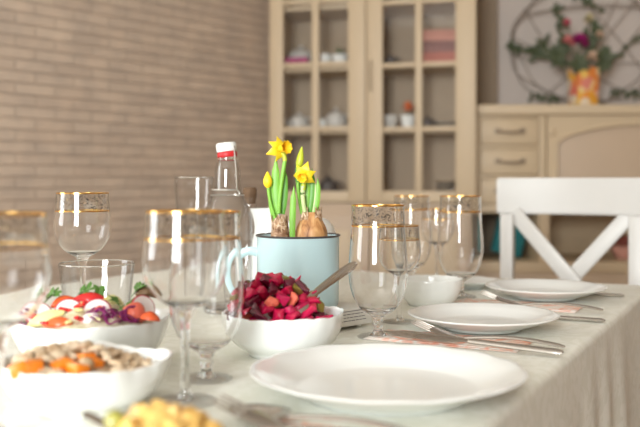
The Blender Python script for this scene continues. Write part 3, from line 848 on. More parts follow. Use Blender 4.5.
# serving spoons in the bowls
e = far(356, 263, 1.235); s_ = far(304, 302, 1.118)
t = thing('serving_spoon', 'silver serving spoon sticking out of the beetroot bowl', 'spoon', e)
d = (s_ - e)
obj('handle', S([d * (i / 10) + Vector((0, 0, .0015 * math.sin(PI * i / 10))) for i in range(11)], [.0035, .0062, .0064, .0062, .006, .0056, .0052, .0048, .0045, .0042, .004], .0014, up=(0, 1, -.4), seg=10), M['steel'], t)
bm = bmesh.new(); bmesh.ops.create_uvsphere(bm, u_segments=20, v_segments=10, radius=1)
q_ = d.to_track_quat('X', 'Z').to_matrix()
for v in bm.verts: v.co = q_ @ Vector((v.co.x * .026, v.co.y * .017, v.co.z * .004)) + d * 1.0 + d.normalized() * .022
obj('bowl', bm, M['steel'], t)
e = far(85, 413, .67); s_ = far(112, 430, .645)
t = thing('serving_spoon', 'dark steel spoon handle leaning out left of the yellow cubes', 'spoon', e)
d = s_ - e
obj('handle', S([d * (i / 8) for i in range(9)], [.003, .0058, .006, .0058, .0055, .005, .0046, .0042, .004], .0016, seg=10), M['steel'], t)
bm = bmesh.new(); bmesh.ops.create_uvsphere(bm, u_segments=20, v_segments=10, radius=1)
q_ = d.to_track_quat('X', 'Z').to_matrix()
for v in bm.verts: v.co = q_ @ Vector((v.co.x * .024, v.co.y * .016, v.co.z * .004)) + d + d.normalized() * .02
obj('bowl', bm, M['steel'], t)

# ------------------------------------------------------------------ mug on its stand, daffodils
MU = Vector((-.033, 1.34, 0))
st = thing('trivet', 'small white wooden stand with dark printed lines under the blue mug', 'stand', (-.021, 1.346, TZ + .0004), math.radians(44))
M['white_wood'] = pbr('white_wood', (.80, .78, .72), .6, var=.08, vscale=30)
obj('board', B((0, 0, .018), (.142, .142, .026), .002), M['white_wood'], st)
for sx in (-1, 1):
    for sy in (-1, 1): obj('foot', L([(0, 0), (.006, 0), (.007, .005), (0, .005)], 16), M['white_wood'], st).location = (sx * .055, sy * .055, 0)
bm = bmesh.new()
box(bm, (.0, -.0713, .0275), (.10, .0006, .0008)); box(bm, (-.012, -.0713, .018), (.001, .0006, .018))
for k in range(3):
    x = -.006
    while x < .05:
        ln = R.uniform(.004, .010); box(bm, (x + ln / 2, -.0713, .0135 + k * .0048), (ln, .0006, .0009)); x += ln + .002
obj('printed_lines', bm, M['rim_dark'], st, smooth=False)
mug = thing('enamel_mug', 'pale blue enamel mug with dark rim, planted with daffodil bulbs', 'mug', (MU.x, MU.y, TZ + .0319))
mp = [(0, 0), (.0575, 0), (.0605, .003), (.0615, .010), (.0620, .05), (.0622, .104), (.0625, .1055), (.0612, .1065), (.0600, .105), (.0595, .05), (.0585, .008), (0, .005)]
obj('body', L(mp, 72), M['enamel'], mug)
obj('rim', L([(.0622, .1045), (.0638, .1055), (.0640, .1068), (.0628, .1078), (.0608, .1075), (.0602, .106)], 72, close=True), M['rim_dark'], mug)
hp = bez([(-.0605, -.004, .080), (-.085, -.004, .094), (-.122, -.004, .062), (-.104, -.004, .012), (-.060, -.004, .010)], 22)
obj('handle', S(hp, .0065, .0034, up=(0, 1, 0), seg=12), M['enamel'], mug)
so = L([(0, .090), (.03, .092), (.0590, .090), (.0590, .08), (0, .08)], 40); o = obj('potting_soil', so, M['soil']); o.location = mug.location
tag(o, 'dark potting soil filling the blue mug', 'soil', None, 'stuff')
def lv(px, py, dy=0): return far(px, py, 1.34 + dy)
SOILZ = TZ + .0319 + .0915
def streaks(m, sx, sy, sz):
    nt = m.node_tree; n = [k for k in nt.nodes if k.type == 'TEX_NOISE'][0]; tc = [k for k in nt.nodes if k.type == 'TEX_COORD'][0]
    mp_ = nt.nodes.new('ShaderNodeMapping'); mp_.inputs['Scale'].default_value = (sx, sy, sz)
    nt.links.new(tc.outputs['Object'], mp_.inputs[0]); nt.links.new(mp_.outputs[0], n.inputs['Vector'])
streaks(M['bulb_dry'], .7, .7, 4.0); streaks(M['bulb'], 1.8, 1.8, .5)
M['flake'] = pattern_mat('papery_flake', [(.35, (.20, .09, .04, 1)), (.5, (.52, .33, .19, 1)), (.65, (.82, .66, .50, 1))], 120, .6)
def daff(label, px, dy):
    b = far(px, 238, 1.34 + dy); b.z = SOILZ
    return thing('daffodil', label, 'daffodil', b)
def leaf(t, pts, w, mat='leaf', name='leaf'):
    P = bez([Vector(p) - t.location for p in pts], 14)
    W = [1.1 * w * (.80 + .20 * math.sin(PI * min(1, i / 14 * 1.1))) for i in range(15)]
    W[-1] = w * .06; W[-2] = w * .35; W[-3] = w * .6
    obj(name, S(P, W, w * .22, up=(0, 1, .15), seg=10), M[mat], t)
def stalk(t, pts, w, mat='leaf'):
    obj('stem', S(bez([Vector(p) - t.location for p in pts], 12), w, seg=10), M[mat], t)
def bulb(t, rx, h, neck, mat='bulb'):
    pr = spline([(rx * .72, -.004), (rx * .95, .004), (rx, .012), (rx * .94, h * .48), (rx * .72, h * .72), (neck, h)], 5)
    def fn(a, r_, z): return r_ * (1 + .025 * math.sin(9 * a + z * 60) + .02 * math.sin(5 * a)), z
    obj('bulb', L([(0, -.004)] + pr + [(0, h)], 32, fn), M[mat], t)
def skin(t, rx, z0, h, n, seed):
    q = random.Random(seed); bm = bmesh.new()
    for k in range(n):
        a = q.uniform(0, 2 * PI); r0 = rx * q.uniform(.95, 1.05)
        c = lambda s: Vector((math.cos(a) * r0 * (1 - .72 * s), math.sin(a) * r0 * (1 - .72 * s), z0 + h * s))
        P = [c(0), c(.35), c(.7) + Vector((math.cos(a), math.sin(a), 0)) * .004, c(1.0) + Vector((math.cos(a), math.sin(a), 0)) * q.uniform(.003, .011)]
        sweep(bm, bez(P, 6), [.003, .006, .007, .006, .005, .003, .0008], .0006, up=(math.cos(a), math.sin(a), .2), seg=6)
    obj('dry_skin', bm, M['flake'], t)
def flower(t, c, facing, rp, rt, lt, roll=0, droop=.1):
    c = Vector(c) - t.location
    q = Vector(facing).normalized().to_track_quat('Z', 'Y').to_matrix().to_4x4()
    mtx = Matrix.Translation(c) @ q @ Matrix.Rotation(roll, 4, 'Z')
    for k in range(6):
        a = k * PI / 3; bm = bmesh.new(); d = Vector((math.cos(a), math.sin(a), 0)); ln = rp * (1.0 if k % 2 else .88)
        P = bez([d * .003, d * ln * .5 + Vector((0, 0, ln * .22)), d * ln + Vector((0, 0, -ln * droop))], 8)
        sweep(bm, P, [ln * f_ for f_ in (.10, .22, .31, .35, .34, .29, .20, .11, .02)], .0006, up=(0, 0, 1), seg=8)
        bmesh.ops.transform(bm, matrix=mtx, verts=bm.verts); obj('petal', bm, M['yellow'], t)
    def fr(a, r_, z): return r_ * (1 + (.10 * math.sin(8 * a) if z > lt * .8 else 0)), z
    bm = L([(0, 0), (rt * .55, .0005), (rt * .7, lt * .4), (rt * .85, lt * .8), (rt * 1.12, lt), (rt * 1.0, lt * .99), (rt * .75, lt * .75), (rt * .55, lt * .3), (0, lt * .2)], 32, fr)
    bmesh.ops.transform(bm, matrix=mtx, verts=bm.verts); obj('trumpet', bm, M['orange_y'], t)
def budm(t, p0, p1, w, mat):
    P = bez([Vector(p0) - t.location, (Vector(p0) + Vector(p1)) / 2 - t.location, Vector(p1) - t.location], 8)
    obj('bud', S(P, [w * f_ for f_ in (.35, .75, .95, 1, .95, .82, .6, .38, .1)], seg=12), M[mat], t)
# left plant
d1 = daff('left daffodil in the blue mug, tallest yellow flower and brown ringed bulb', 280, -.012)
bulb(d1, .0140, .043, .0055, 'bulb_dry'); skin(d1, .0136, .006, .040, 13, 3)
g = lambda px, py, dy=-.012: lv(px, py, dy)
leaf(d1, [g(279, 214), g(275, 200), g(275.5, 180), g(276, 157)], .0058)
leaf(d1, [g(282, 214), g(285, 200), g(285, 185), g(284, 165)], .0046, 'leaf2')
leaf(d1, [g(275, 222), g(271, 208), g(270, 195), g(271, 184)], .0036)
leaf(d1, [g(276, 218), g(273.5, 205), g(273, 198), g(272.5, 190)], .0030)
stalk(d1, [g(279, 213, -.02), g(279, 195, -.02), g(283, 172, -.02), g(285, 160, -.02)], .0030)
stalk(d1, [g(275, 218, -.018), g(270.5, 205, -.018), g(268.5, 195, -.018), g(268, 185, -.018)], .0024)
budm(d1, g(268, 188, -.018), g(267.5, 171.5, -.018), .0070, 'yellow')
stalk(d1, [g(285, 161, -.02), g(285, 156, -.02), g(282, 152, -.018)], .0034, 'bud')
flower(d1, g(279.5, 149, -.020), (.62, -.70, .12), .0205, .0088, .018, .35, .42)
# right plant
d2 = daff('right daffodil in the blue mug, star flower above a large round bulb', 311, -.008)
bulb(d2, .0245, .050, .010, 'bulb'); skin(d2, .0205, .016, .042, 15, 5)
h = lambda px, py, dy=-.008: lv(px, py, dy)
leaf(d2, [h(305, 212), h(302, 200), h(298, 180), h(297, 160)], .0048, 'leaf2')
leaf(d2, [h(309, 214), h(313, 200), h(313, 185), h(312, 168)], .0038, 'leaf2')
leaf(d2, [h(314, 216), h(318, 205), h(318.5, 190), h(317.5, 178)], .0036, 'leaf')
leaf(d2, [h(307, 212), h(308, 200), h(308, 190), h(306, 172)], .0034, 'leaf')
leaf(d2, [h(313, 218), h(315, 206), h(316, 195), h(315, 182)], .0026, 'stem_pale')
stalk(d2, [h(305, 212, -.018), h(303, 203, -.018), h(302, 195, -.018), h(303, 186, -.018)], .0034, 'stem_pale')
stalk(d2, [h(302, 214, -.012), h(299, 200, -.012), h(296, 182, -.012), h(299, 166, -.012)], .0026)
budm(d2, h(298.5, 170, -.012), h(302, 146.5, -.012), .0058, 'bud')
flower(d2, h(304, 175, -.024), (-.25, -.85, -.35), .0195, .0066, .012, .2, .38)
stalk(d2, [h(303, 190, -.018), h(304, 183, -.016), h(304.5, 176, -.018)], .0036, 'bud')
# middle shoot
d3 = daff('single green daffodil shoot between the two bulbs', 292.5, -.036)
leaf(d3, [far(292.5, 239, 1.304), far(292, 222, 1.304), far(293, 205, 1.304), far(294, 186, 1.304)], .0042)

# white crockery behind the mug
t = thing('pitcher', 'narrow white porcelain pitcher behind the mug, left of the bulbs', 'pitcher', (-.0920, 1.56, PZ))
pp = spline([(.026, 0), (.033, .01), (.036, .05), (.030, .10), (.0225, .135), (.0225, .155), (.0255, .1715)], 5)
def spt(a, r_, z):
    k = max(0, (z - .13) / .04); c = max(0, math.cos(a - PI)) ** 6
    return r_ * (1 + .22 * k * c), z
obj('body', L([(0, 0)] + pp + [(r_ - .0025, z) for r_, z in pp if z > .006][::-1] + [(0, .005)], 48, spt), M['china'], t)
obj('handle', S(bez([(.021, .004, .150), (.050, .02, .155), (.052, .02, .09), (.034, .008, .07)], 14), .004, .0055, up=(0, 1, 0), seg=10), M['china'], t)
t = thing('lidded_jar', 'white porcelain jar with rounded lid behind the right daffodil bulb', 'jar', (-.003, 1.52, PZ))
jp = spline([(.022, 0), (.030, .012), (.034, .06), (.033, .105)], 5)
obj('body', L([(0, 0)] + jp + [(0, .105)], 40), M['china'], t)
obj('lid', L([(0, .105)] + spline([(.0335, .105), (.033, .120), (.028, .138), (.018, .152), (.007, .157)], 5) + [(0, .158)], 40), M['china'], t)

# ------------------------------------------------------------------ chair at the table end
cu = 2.36
hc = uv(cu, -.4845)
ch = thing('dining_chair', 'white wooden cross-back dining chair at the far end of the table', 'chair', hc, trot)
cw = .20
def cb_(name, c, s, bev=.006, rot=None): return obj(name, B(c, s, bev, rot), M['white_paint'], ch)
# curved top rail
bm = bmesh.new(); n = 12
A = [[], [], [], []]
for i in range(n + 1):
    x = (i / n - .5) * 2 * .193; yb = .035 * (1 - (2 * i / n - 1) ** 2)
    for k, (dy, z) in enumerate(((-.011, .882), (.011, .882), (.011, .978), (-.011, .978))):
        A[k].append(bm.verts.new((x, yb + dy, z)))
for i in range(n):
    for k in range(4): bm.faces.new((A[k][i], A[k][i + 1], A[(k + 1) % 4][i + 1], A[(k + 1) % 4][i]))
bm.faces.new([A[k][0] for k in range(4)]); bm.faces.new([A[k][n] for k in range(4)][::-1])
bmesh.ops.recalc_face_normals(bm, faces=bm.faces)
bmesh.ops.bevel(bm, geom=[e_ for e_ in bm.edges if e_.calc_face_angle(0) > .5], offset=.004, segments=2, affect='EDGES')
obj('top_rail', bm, M['white_paint'], ch)
for sx in (-1, 1):
    obj('back_post', B((sx * .165, 0, .442), (.036, .030, .882), .006), M['white_paint'], ch)
    obj('front_leg', B((sx * .175, -.40, .215), (.040, .040, .43), .005), M['white_paint'], ch)
for sx in (-1, 1):
    Lb = math.hypot(.300, .345); a = math.atan2(.345, .300)
    rot = Matrix.Rotation(-sx * a, 3, 'Y')
    obj('cross_bar', B((0, .012 + sx * .007, .715), (Lb, .014, .040), .003, rot), M['white_paint'], ch)
obj('lower_rail', B((0, 0, .53), (.32, .022, .05), .004), M['white_paint'], ch)
obj('seat', B((0, -.205, .448), (2 * cw + .03, .43, .035), .012), M['white_paint'], ch)

# ------------------------------------------------------------------ glazed cabinet in the corner
A0 = Vector((-.2215, 3.86, 0)); A1 = Vector((.640, 3.63, 0))
cd = (A1 - A0); CW = cd.length; cang = math.atan2(cd.y, cd.x); cdn = cd.normalized(); cn = Vector((-cdn.y, cdn.x, 0))
def sx_of(px, off=0):      # facade coordinate seen at column px
    k = (px - 320) / F
    return (k * A0.y - A0.x) / (cdn.x - k * cdn.y)
def z_of(px, py):
    s = sx_of(px); Y = A0.y + cdn.y * s
    return CZ - (py - HY) / F * Y
cab = thing('display_cabinet', 'tall cream glazed display cabinet in the corner by the brick wall', 'cabinet', A0, cang)
D = .30
zb, zt = z_of(370, 203), 1.98
def part(name, c, s, mat='cream', bev=.004, parent=None): return obj(name, B(c, s, bev), M[mat], parent or cab)
TP = .0815      # the right flank runs back square to the wall behind
def tz(bm, x0, x1, y0, y1, z0, z1):
    q = lambda y: x1 - TP * max(0, y) / D
    pl = [(x0, y0), (q(y0), y0), (q(y1), y1), (x0, y1)]
    a = [bm.verts.new((x, y, z0)) for x, y in pl]; b = [bm.verts.new((x, y, z1)) for x, y in pl]
    bm.faces.new(a[::-1]); bm.faces.new(b)
    for i in range(4): bm.faces.new((a[i], a[(i + 1) % 4], b[(i + 1) % 4], b[i]))
    return bm
def tspan(name, x0, x1, y0, y1, z0, z1, mat='cream'):
    return obj(name, tz(bmesh.new(), x0, x1, y0, y1, z0, z1), M[mat], cab, smooth=False)
def span(name, x0, x1, y0, y1, z0, z1, mat='cream', bev=.003, parent=None):
    return part(name, ((x0 + x1) / 2, (y0 + y1) / 2, (z0 + z1) / 2), (x1 - x0, y1 - y0, z1 - z0), mat, bev, parent)
bm = bmesh.new()
def bspan(bm, x0, x1, y0, y1, z0, z1, bev=.002): box(bm, ((x0 + x1) / 2, (y0 + y1) / 2, (z0 + z1) / 2), (x1 - x0, y1 - y0, z1 - z0), bev)
bspan(bm, 0, .02, .022, D, zb, zt)
q = lambda x, y: (x - TP * y / D, y)
pl = [q(CW - .02, .022), q(CW, .022), q(CW, D), q(CW - .02, D)]
a = [bm.verts.new((x, y, zb)) for x, y in pl]; b = [bm.verts.new((x, y, zt)) for x, y in pl]
bm.faces.new(a); bm.faces.new(b)
for i in range(4): bm.faces.new((a[i], a[(i + 1) % 4], b[(i + 1) % 4], b[i]))
tz(bm, .02, CW - .02, .022, D, zb, zb + .03); tz(bm, .02, CW - .02, .022, D, zt - .03, zt)
xm = sx_of(366)
bspan(bm, xm - .012, xm + .012, .022, D - .02, zb + .03, zt - .03)
obj('carcass', bm, M['cream'], cab)
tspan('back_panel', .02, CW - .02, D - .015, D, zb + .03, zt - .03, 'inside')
bm = tz(bmesh.new(), -.03, CW + .03, -.03, D, zt, zt + .05)
obj('cornice', bm, M['cream'], cab)
# base cupboard
tspan('base_cupboard', 0, CW, .0, D, .08, zb - .002, 'cream2')
tspan('plinth', .03, CW - .03, .03, D, 0, .08, 'cream2')
for a, b in ((.02, xm - .004), (xm + .004, CW - .02)):
    p = span('lower_door', a, b, -.02, -.001, .12, zb - .05, 'cream2')
    obj('door_panel', B(((a + b) / 2, -.022, (zb + .07) / 2), (b - a - .12, .006, zb - .30), .003), M['cream'], p)
muz = (z_of(315, 64.5), z_of(315, 128.5))
SHELVES = []
zrows = [zb + .045, (z_of(366, 128.5)), (z_of(366, 64)), z_of(366, 4)]
def door(x0, x1, gl0, m0, m1, gl1, pxs):
    d_ = bmesh.new()
    z0, z1 = zb + .002, zt - .005
    bspan(d_, x0, gl0, 0, .02, z0, z1); bspan(d_, gl1, x1, 0, .02, z0, z1)
    bspan(d_, gl0, gl1, 0, .02, z0, z_of(pxs, 191)); bspan(d_, gl0, gl1, 0, .02, z_of(pxs, -62), z1)
    dd = obj('glazed_door', d_, M['cream'], cab)
    mb = bmesh.new()
    za, zbt = z_of(pxs, 191), z_of(pxs, -62)
    bspan(mb, m0, m1, .002, .018, za, zbt, .002)
    for py in (128.7, 64.3, 1.0): 
        zc = z_of(pxs, py); 
        bspan(mb, gl0, m0, .003, .017, zc - .0095, zc + .0095, .002); bspan(mb, m1, gl1, .003, .017, zc - .0095, zc + .0095, .002)
    obj('glazing_bars', mb, M['cream'], dd)
    obj('glass_pane', B(((gl0 + gl1) / 2, .0195, (za + zbt) / 2), (gl1 - gl0 + .008, .003, zbt - za + .008)), M['pane'], dd, smooth=False)
    return dd
dl = door(.003, xm - .003, sx_of(283), sx_of(311.5), sx_of(318.5), sx_of(348), 315)
dr = door(xm + .003, CW - .003, sx_of(382.5), sx_of(415), sx_of(422), sx_of(455.5), 418)
hx = sx_of(371)
obj('door_handle', S(bez([(hx, -.001, z_of(371, 92)), (hx, -.03, z_of(371, 86)), (hx, -.03, z_of(371, 66)), (hx, -.001, z_of(371, 60))], 14), .003, seg=8), M['pewter'], dr)
for py in (131, 66.5, 3.5):
    for a, b in ((.02, xm - .012), (xm + .012, CW - .02)):
        zc = z_of(366, py)
        (tspan if b > xm + .1 else span)('shelf', a, b, .03, D - .016, zc - .009, zc + .009, 'cream')
zc = z_of(366, -61)
# contents of the cabinet
SH0 = zb + .03; SH1 = z_of(366, 131) + .0092; SH2 = z_of(366, 66.5) + .0092
def cpt(px, z, dep=.14):
    s = sx_of(px) ; p = A0 + cdn * s
    k = (px - 320) / F
    # ray through the facade point continued by dep behind the facade
    d_ = Vector((k, 1, 0)); d_ *= dep / d_.dot(cn)
    q = p + d_; q.z = z; return q
M['grey_china'] = pbr('grey_china', (.62, .60, .56), .3)
M['dark_pot'] = pbr('dark_pot', (.10, .085, .08), .4)
M['magenta'] = pbr('magenta_glaze', (.50, .06, .22), .35)
M['rose'] = pbr('rose_cardboard', (.52, .20, .16), .7); M['mauve'] = pbr('mauve_cardboard', (.30, .16, .15), .7); M['pinkbox'] = pbr('pink_cardboard', (.60, .30, .24), .7)
M['silver'] = pbr('silver_dish', (.5, .5, .48), .3, .6)
M['redfl'] = pbr('red_orange_petal', (.70, .16, .04), .6, var=.3)
M['plantg'] = pbr('houseplant_green', (.05, .09, .02), .6, var=.4)
cupm = lambda s=1, h=.055: L([(0, 0), (.018 * s, 0), (.020 * s, .004), (.030 * s, h * .5), (.034 * s, h), (.031 * s, h), (.027 * s, h * .5), (0, .006)], 28)
def cup(name, label, cat, loc, mat, s=1, h=.055, ha=0, group=None):
    t = thing(name, label, cat, loc, ha, group)
    obj('body', cupm(s, h), M[mat], t)
    obj('handle', S(bez([(.028 * s, 0, h * .85), (.058 * s, 0, h * .9), (.055 * s, 0, h * .3), (.026 * s, 0, h * .35)], 10), .003, seg=8), M[mat], t); return t
for k, px in enumerate((288, 296, 304)):
    cup('teacup', ('first', 'second', 'third')[k] + ' magenta teacup from the brick wall on the upper cabinet shelf', 'cup', cpt(px, SH2 + .0003, .08), 'magenta', .62, .048, -PI / 2 if k % 2 else -PI / 2, 'magenta teacups')
t = thing('soup_tureen', 'pale rounded tureen behind the magenta cups, upper left cabinet shelf', 'tureen', cpt(301, SH2 + .0003, .19))
obj('body', L([(0, 0), (.03, 0), (.034, .006), (.055, .035), (.060, .065), (0, .066)], 36), M['grey_china'], t)
obj('lid', L([(0, .066), (.061, .066), (.052, .088), (.02, .104), (.008, .108), (.010, .118), (0, .121)], 36), M['grey_china'], t)
cup('teacup', 'small white cup beside the glazing bar, upper left cabinet door', 'cup', cpt(325, SH2 + .0003, .09), 'china', .8, .06, 2.5)
cup('teacup', 'small white cup left of the potted plant in the cabinet', 'cup', cpt(333, SH2 + .0003, .17), 'china', .65, .065, 2.0)
pt = thing('potted_plant', 'white pot with dark green plant on the upper cabinet shelf', 'plant', cpt(340, SH2 + .0003, .09))
obj('pot', L([(0, 0), (.026, 0), (.038, .056), (.036, .057), (.031, .04), (0, .04)], 28), M['china'], pt)
bm = bmesh.new(); q = random.Random(4)
for k in range(38):
    a = q.uniform(0, 2 * PI); e_ = q.uniform(.3, 1.4); dd = Vector((math.cos(a) * math.cos(e_), math.sin(a) * math.cos(e_), math.sin(e_))) * q.uniform(.03, .06)
    sweep(bm, bez([(0, 0, .038), Vector((0, 0, .042)) + dd * .6, Vector((0, 0, .036)) + dd], 5), [.001, .005, .007, .006, .004, .001], .0006, seg=6)
obj('foliage', bm, M['plantg'], pt)
def pot(name, label, cat, loc, s, mat, spout=True, ha=0):
    t = thing(name, label, cat, loc, ha)
    obj('body', L([(0, 0), (.026 * s, 0), (.044 * s, .02 * s), (.047 * s, .038 * s), (.035 * s, .064 * s), (.02 * s, .07 * s), (0, .07 * s)], 36), M[mat], t)
    obj('lid', L([(0, .07 * s), (.021 * s, .07 * s), (.012 * s, .079 * s), (.005 * s, .082 * s), (.007 * s, .089 * s), (0, .091 * s)], 24), M[mat], t)
    if spout: obj('spout', S(bez([(-.04 * s, 0, .03 * s), (-.062 * s, 0, .04 * s), (-.066 * s, 0, .066 * s)], 8), [.009 * s - .0006 * s * i for i in range(9)], seg=10), M[mat], t)
    obj('handle', S(bez([(.036 * s, 0, .058 * s), (.078 * s, 0, .07 * s), (.072 * s, 0, .014 * s), (.042 * s, 0, .022 * s)], 12), .004 * s, seg=8), M[mat], t)
    return t
pot('milk_jug', 'pale grey jug on the middle shelf of the left cabinet door', 'jug', cpt(299, SH1 + .0003, .10), .95, 'grey_china', True, -.3)
pot('teapot', 'pale grey teapot on the middle shelf of the left cabinet door', 'teapot', cpt(336, SH1 + .0003, .11), 1.12, 'grey_china', True, -.2)
cup('teacup', 'small white cup before the teapot on the middle cabinet shelf', 'cup', cpt(322, SH1 + .0003, .05), 'china', .6, .045, 2.5)
pot('teapot', 'dark teapot on the bottom shelf behind the left cabinet door', 'teapot', cpt(328, SH0 + .0003, .12), .98, 'dark_pot', False, .2)
pot('sugar_pot', 'small dark pot on the upper shelf behind the right cabinet door', 'pot', cpt(391, SH2 + .0003, .10), .62, 'dark_pot', False, 0)
for k, (h0, h1, wd_, mt, lb) in enumerate(((0, .050, .17, 'rose', 'rose red box at the bottom of the stack in the right cabinet door'),
                                      (.0505, .098, .165, 'mauve', 'dark mauve box in the middle of the stack in the right cabinet door'),
                                      (.0985, .145, .155, 'pinkbox', 'soft pink box at the top of the stack in the right cabinet door'))):
    t = thing('gift_box', lb, 'box', cpt(440, SH2 + .0003 + h0, .15), cang + .05 * k, 'stacked boxes in the cabinet')
    hh = h1 - h0
    obj('body', B((0, 0, hh * .32), (wd_ - .006, .16, hh * .64), .002), M[mt], t)
    obj('lid', B((0, 0, hh * .815), (wd_, .166, hh * .35), .003), M[mt], t)
cup('teacup', 'grey cup at left on the middle shelf of the right cabinet door', 'cup', cpt(391, SH1 + .0003, .09), 'grey_china', .95, .062, 2.6)
fp = thing('potted_flower', 'white pot with red-orange flower behind the right cabinet door', 'plant', cpt(408, SH1 + .0003, .08))
obj('pot', L([(0, 0), (.024, 0), (.034, .058), (.032, .059), (.027, .044), (0, .044)], 28), M['china'], fp)
bm = bmesh.new()
for k in range(30):
    a = q.uniform(0, 2 * PI); e_ = q.uniform(.0, 1.4); dd = Vector((math.cos(a) * math.cos(e_), math.sin(a) * math.cos(e_), math.sin(e_))) * q.uniform(.032, .046)
    sweep(bm, bez([(0, 0, .075), Vector((0, 0, .083)) + dd * .6, Vector((0, 0, .079)) + dd], 5), [.001, .007, .010, .009, .006, .001], .0007, seg=6)
obj('blossom', bm, M['redfl'], fp)
obj('stem', S([(0, 0, .04), (0, 0, .08)], .003), M['plantg'], fp)
pot('sugar_pot', 'dark brown pot beside the bar, middle shelf of the right cabinet door', 'pot', cpt(427, SH1 + .0003, .12), .66, 'dark_pot', False, 0)
t = thing('serving_dish', 'low silver dish on the middle shelf of the right cabinet door', 'dish', cpt(446, SH1 + .0003, .10))
obj('dish', L([(0, 0), (.03, 0), (.035, .006), (.06, .024), (.058, .026), (.03, .010), (0, .008)], 32), M['silver'], t)
for k in range(5):
    t = thing('stacked_plate', ('lowest', 'second lowest', 'middle', 'second highest', 'topmost')[k] + ' grey-brown plate of the stack behind the right cabinet door', 'plate', cpt(446, SH0 + .0003 + k * .0125, .11), 0, 'plates stacked in the cabinet')
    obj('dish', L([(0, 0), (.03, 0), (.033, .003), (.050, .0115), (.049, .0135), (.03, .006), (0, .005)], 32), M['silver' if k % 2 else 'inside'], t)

# ------------------------------------------------------------------ sideboard
SY = 3.7; k_ = SY / F
def bx(px): return (px - 320) * k_
def bz(py): return CZ - (py - HY) * k_
SB0, SB1 = bx(477), bx(806)
sbo = thing('sideboard', 'long cream sideboard with drawers and open niches behind the white chair', 'sideboard', (0, 0, 0))
def sp2(name, x0, x1, y0, y1, z0, z1, mat='cream', bev=.003, parent=None):
    return obj(name, B(((x0 + x1) / 2, (y0 + y1) / 2, (z0 + z1) / 2), (x1 - x0, y1 - y0, z1 - z0), bev), M[mat], parent or sbo)
YB2 = SY + .44
sp2('top', SB0 - .02 + .02, SB1 + .02, SY - .03, YB2, bz(115), bz(105), bev=.006)
xd0, xd1 = bx(480), bx(539)
bm = bmesh.new()
bspan(bm, SB0, xd0 - .001, SY, YB2, bz(270), bz(115)); bspan(bm, xd1 + .001, bx(546), SY, YB2, bz(270), bz(115))
bspan(bm, SB1 - .02, SB1, SY, YB2, bz(270), bz(115)); bspan(bm, SB0, SB1, YB2 - .012, YB2, bz(270), bz(115))
bspan(bm, xd0, xd1, SY + .02, YB2 - .012, bz(212), bz(209)); bspan(bm, bx(546), SB1 - .02, SY + .004, YB2 - .012, bz(213), bz(207))
bspan(bm, SB0, SB1, SY - .012, YB2, bz(273), bz(262))
bspan(bm, bx(546), bx(549.5), SY, YB2, bz(262), bz(213)); bspan(bm, bx(736), bx(741), SY, YB2, bz(270), bz(115))
bspan(bm, xd0, xd1, SY + .0, SY + .02, bz(118.5), bz(115)); bspan(bm, xd0, xd1, SY + .004, SY + .02, bz(149), bz(145)); bspan(bm, xd0, xd1, SY + .004, SY + .02, bz(178.5), bz(175)); bspan(bm, xd0, xd1, SY, SY + .02, bz(213), bz(204.5))
obj('carcass', bm, M['cream'], sbo)
sp2('lower_body', SB0, SB1, SY - .008, YB2, .08, bz(273) - .001, 'cream2'); sp2('plinth', SB0 + .03, SB1 - .03, SY + .02, YB2, 0, .08, 'cream2')
for py0, py1 in ((119, 144.5), (149.5, 174.5), (179, 204)):
    d_ = sp2('drawer', xd0 + .003, xd1 - .003, SY - .006, SY + .38, bz(py1), bz(py0), bev=.004)
    zc = (bz(py0) + bz(py1)) / 2; hw = .052; xc = (xd0 + xd1) / 2
    bm = S(bez([(xc - hw, SY - .008, zc + .004), (xc - hw, SY - .034, zc + .002), (xc, SY - .034, zc - .012), (xc + hw, SY - .034, zc + .002), (xc + hw, SY - .008, zc + .004)], 16), .006, seg=8)
    for s_2 in (-1, 1): box(bm, (xc + s_2 * hw, SY - .0085, zc + .004), (.024, .005, .024), .004)
    obj('drawer_handle', bm, M['pewter'], d_)
for py0, py1 in ((119, 144.5), (149.5, 174.5), (179, 204)):
    sp2('drawer', bx(741), SB1 - .021, SY - .006, SY + .38, bz(py1), bz(py0), bev=.004)
# arched front panel
x0, x1 = bx(547), bx(735)
pz0, pz1 = bz(207), bz(115.5)
sp2('arch_panel', x0 + .0, x1, SY + .006, SY + .02, pz0, pz1, 'cream2')
fr = bmesh.new(); n = 28; ax0, ax1 = bx(556), bx(726)
def za(x):
    s = (x - ax0) / (ax1 - ax0); return bz(143) + (bz(124) - bz(143)) * math.sin(PI * min(1, max(0, s))) ** .6
poly = [(x0, pz0), (ax0, pz0)] + [(ax0 + (ax1 - ax0) * i / n, za(ax0 + (ax1 - ax0) * i / n)) for i in range(n + 1)] + [(ax1, pz0), (x1, pz0), (x1, pz1), (x0, pz1)]
prism(fr, poly, SY - .006, SY + .0055)
obj('arch_frame', fr, M['cream'], sbo, smooth=False)
md_ = S([Vector((ax0 + (ax1 - ax0) * i / n, SY - .007, za(ax0 + (ax1 - ax0) * i / n))) for i in range(n + 1)], .007, .005, up=(0, 1, 0), seg=8)
sweep(md_, [(ax0, SY - .007, pz0), (ax0, SY - .007, za(ax0))], .007, .005, up=(0, 1, 0), seg=8)
sweep(md_, [(ax1, SY - .007, pz0), (ax1, SY - .007, za(ax1))], .007, .005, up=(0, 1, 0), seg=8)
obj('arch_moulding', md_, M['cream'], sbo)
ro = L([(0, .008), (.008, .008), (.016, .005), (.02, 0), (0, 0)], 20); ro2 = obj('rosette', ro, M['cream'], sbo); ro2.location = (bx(551.5), SY - .0055, bz(132)); ro2.rotation_euler = (PI / 2, 0, 0)
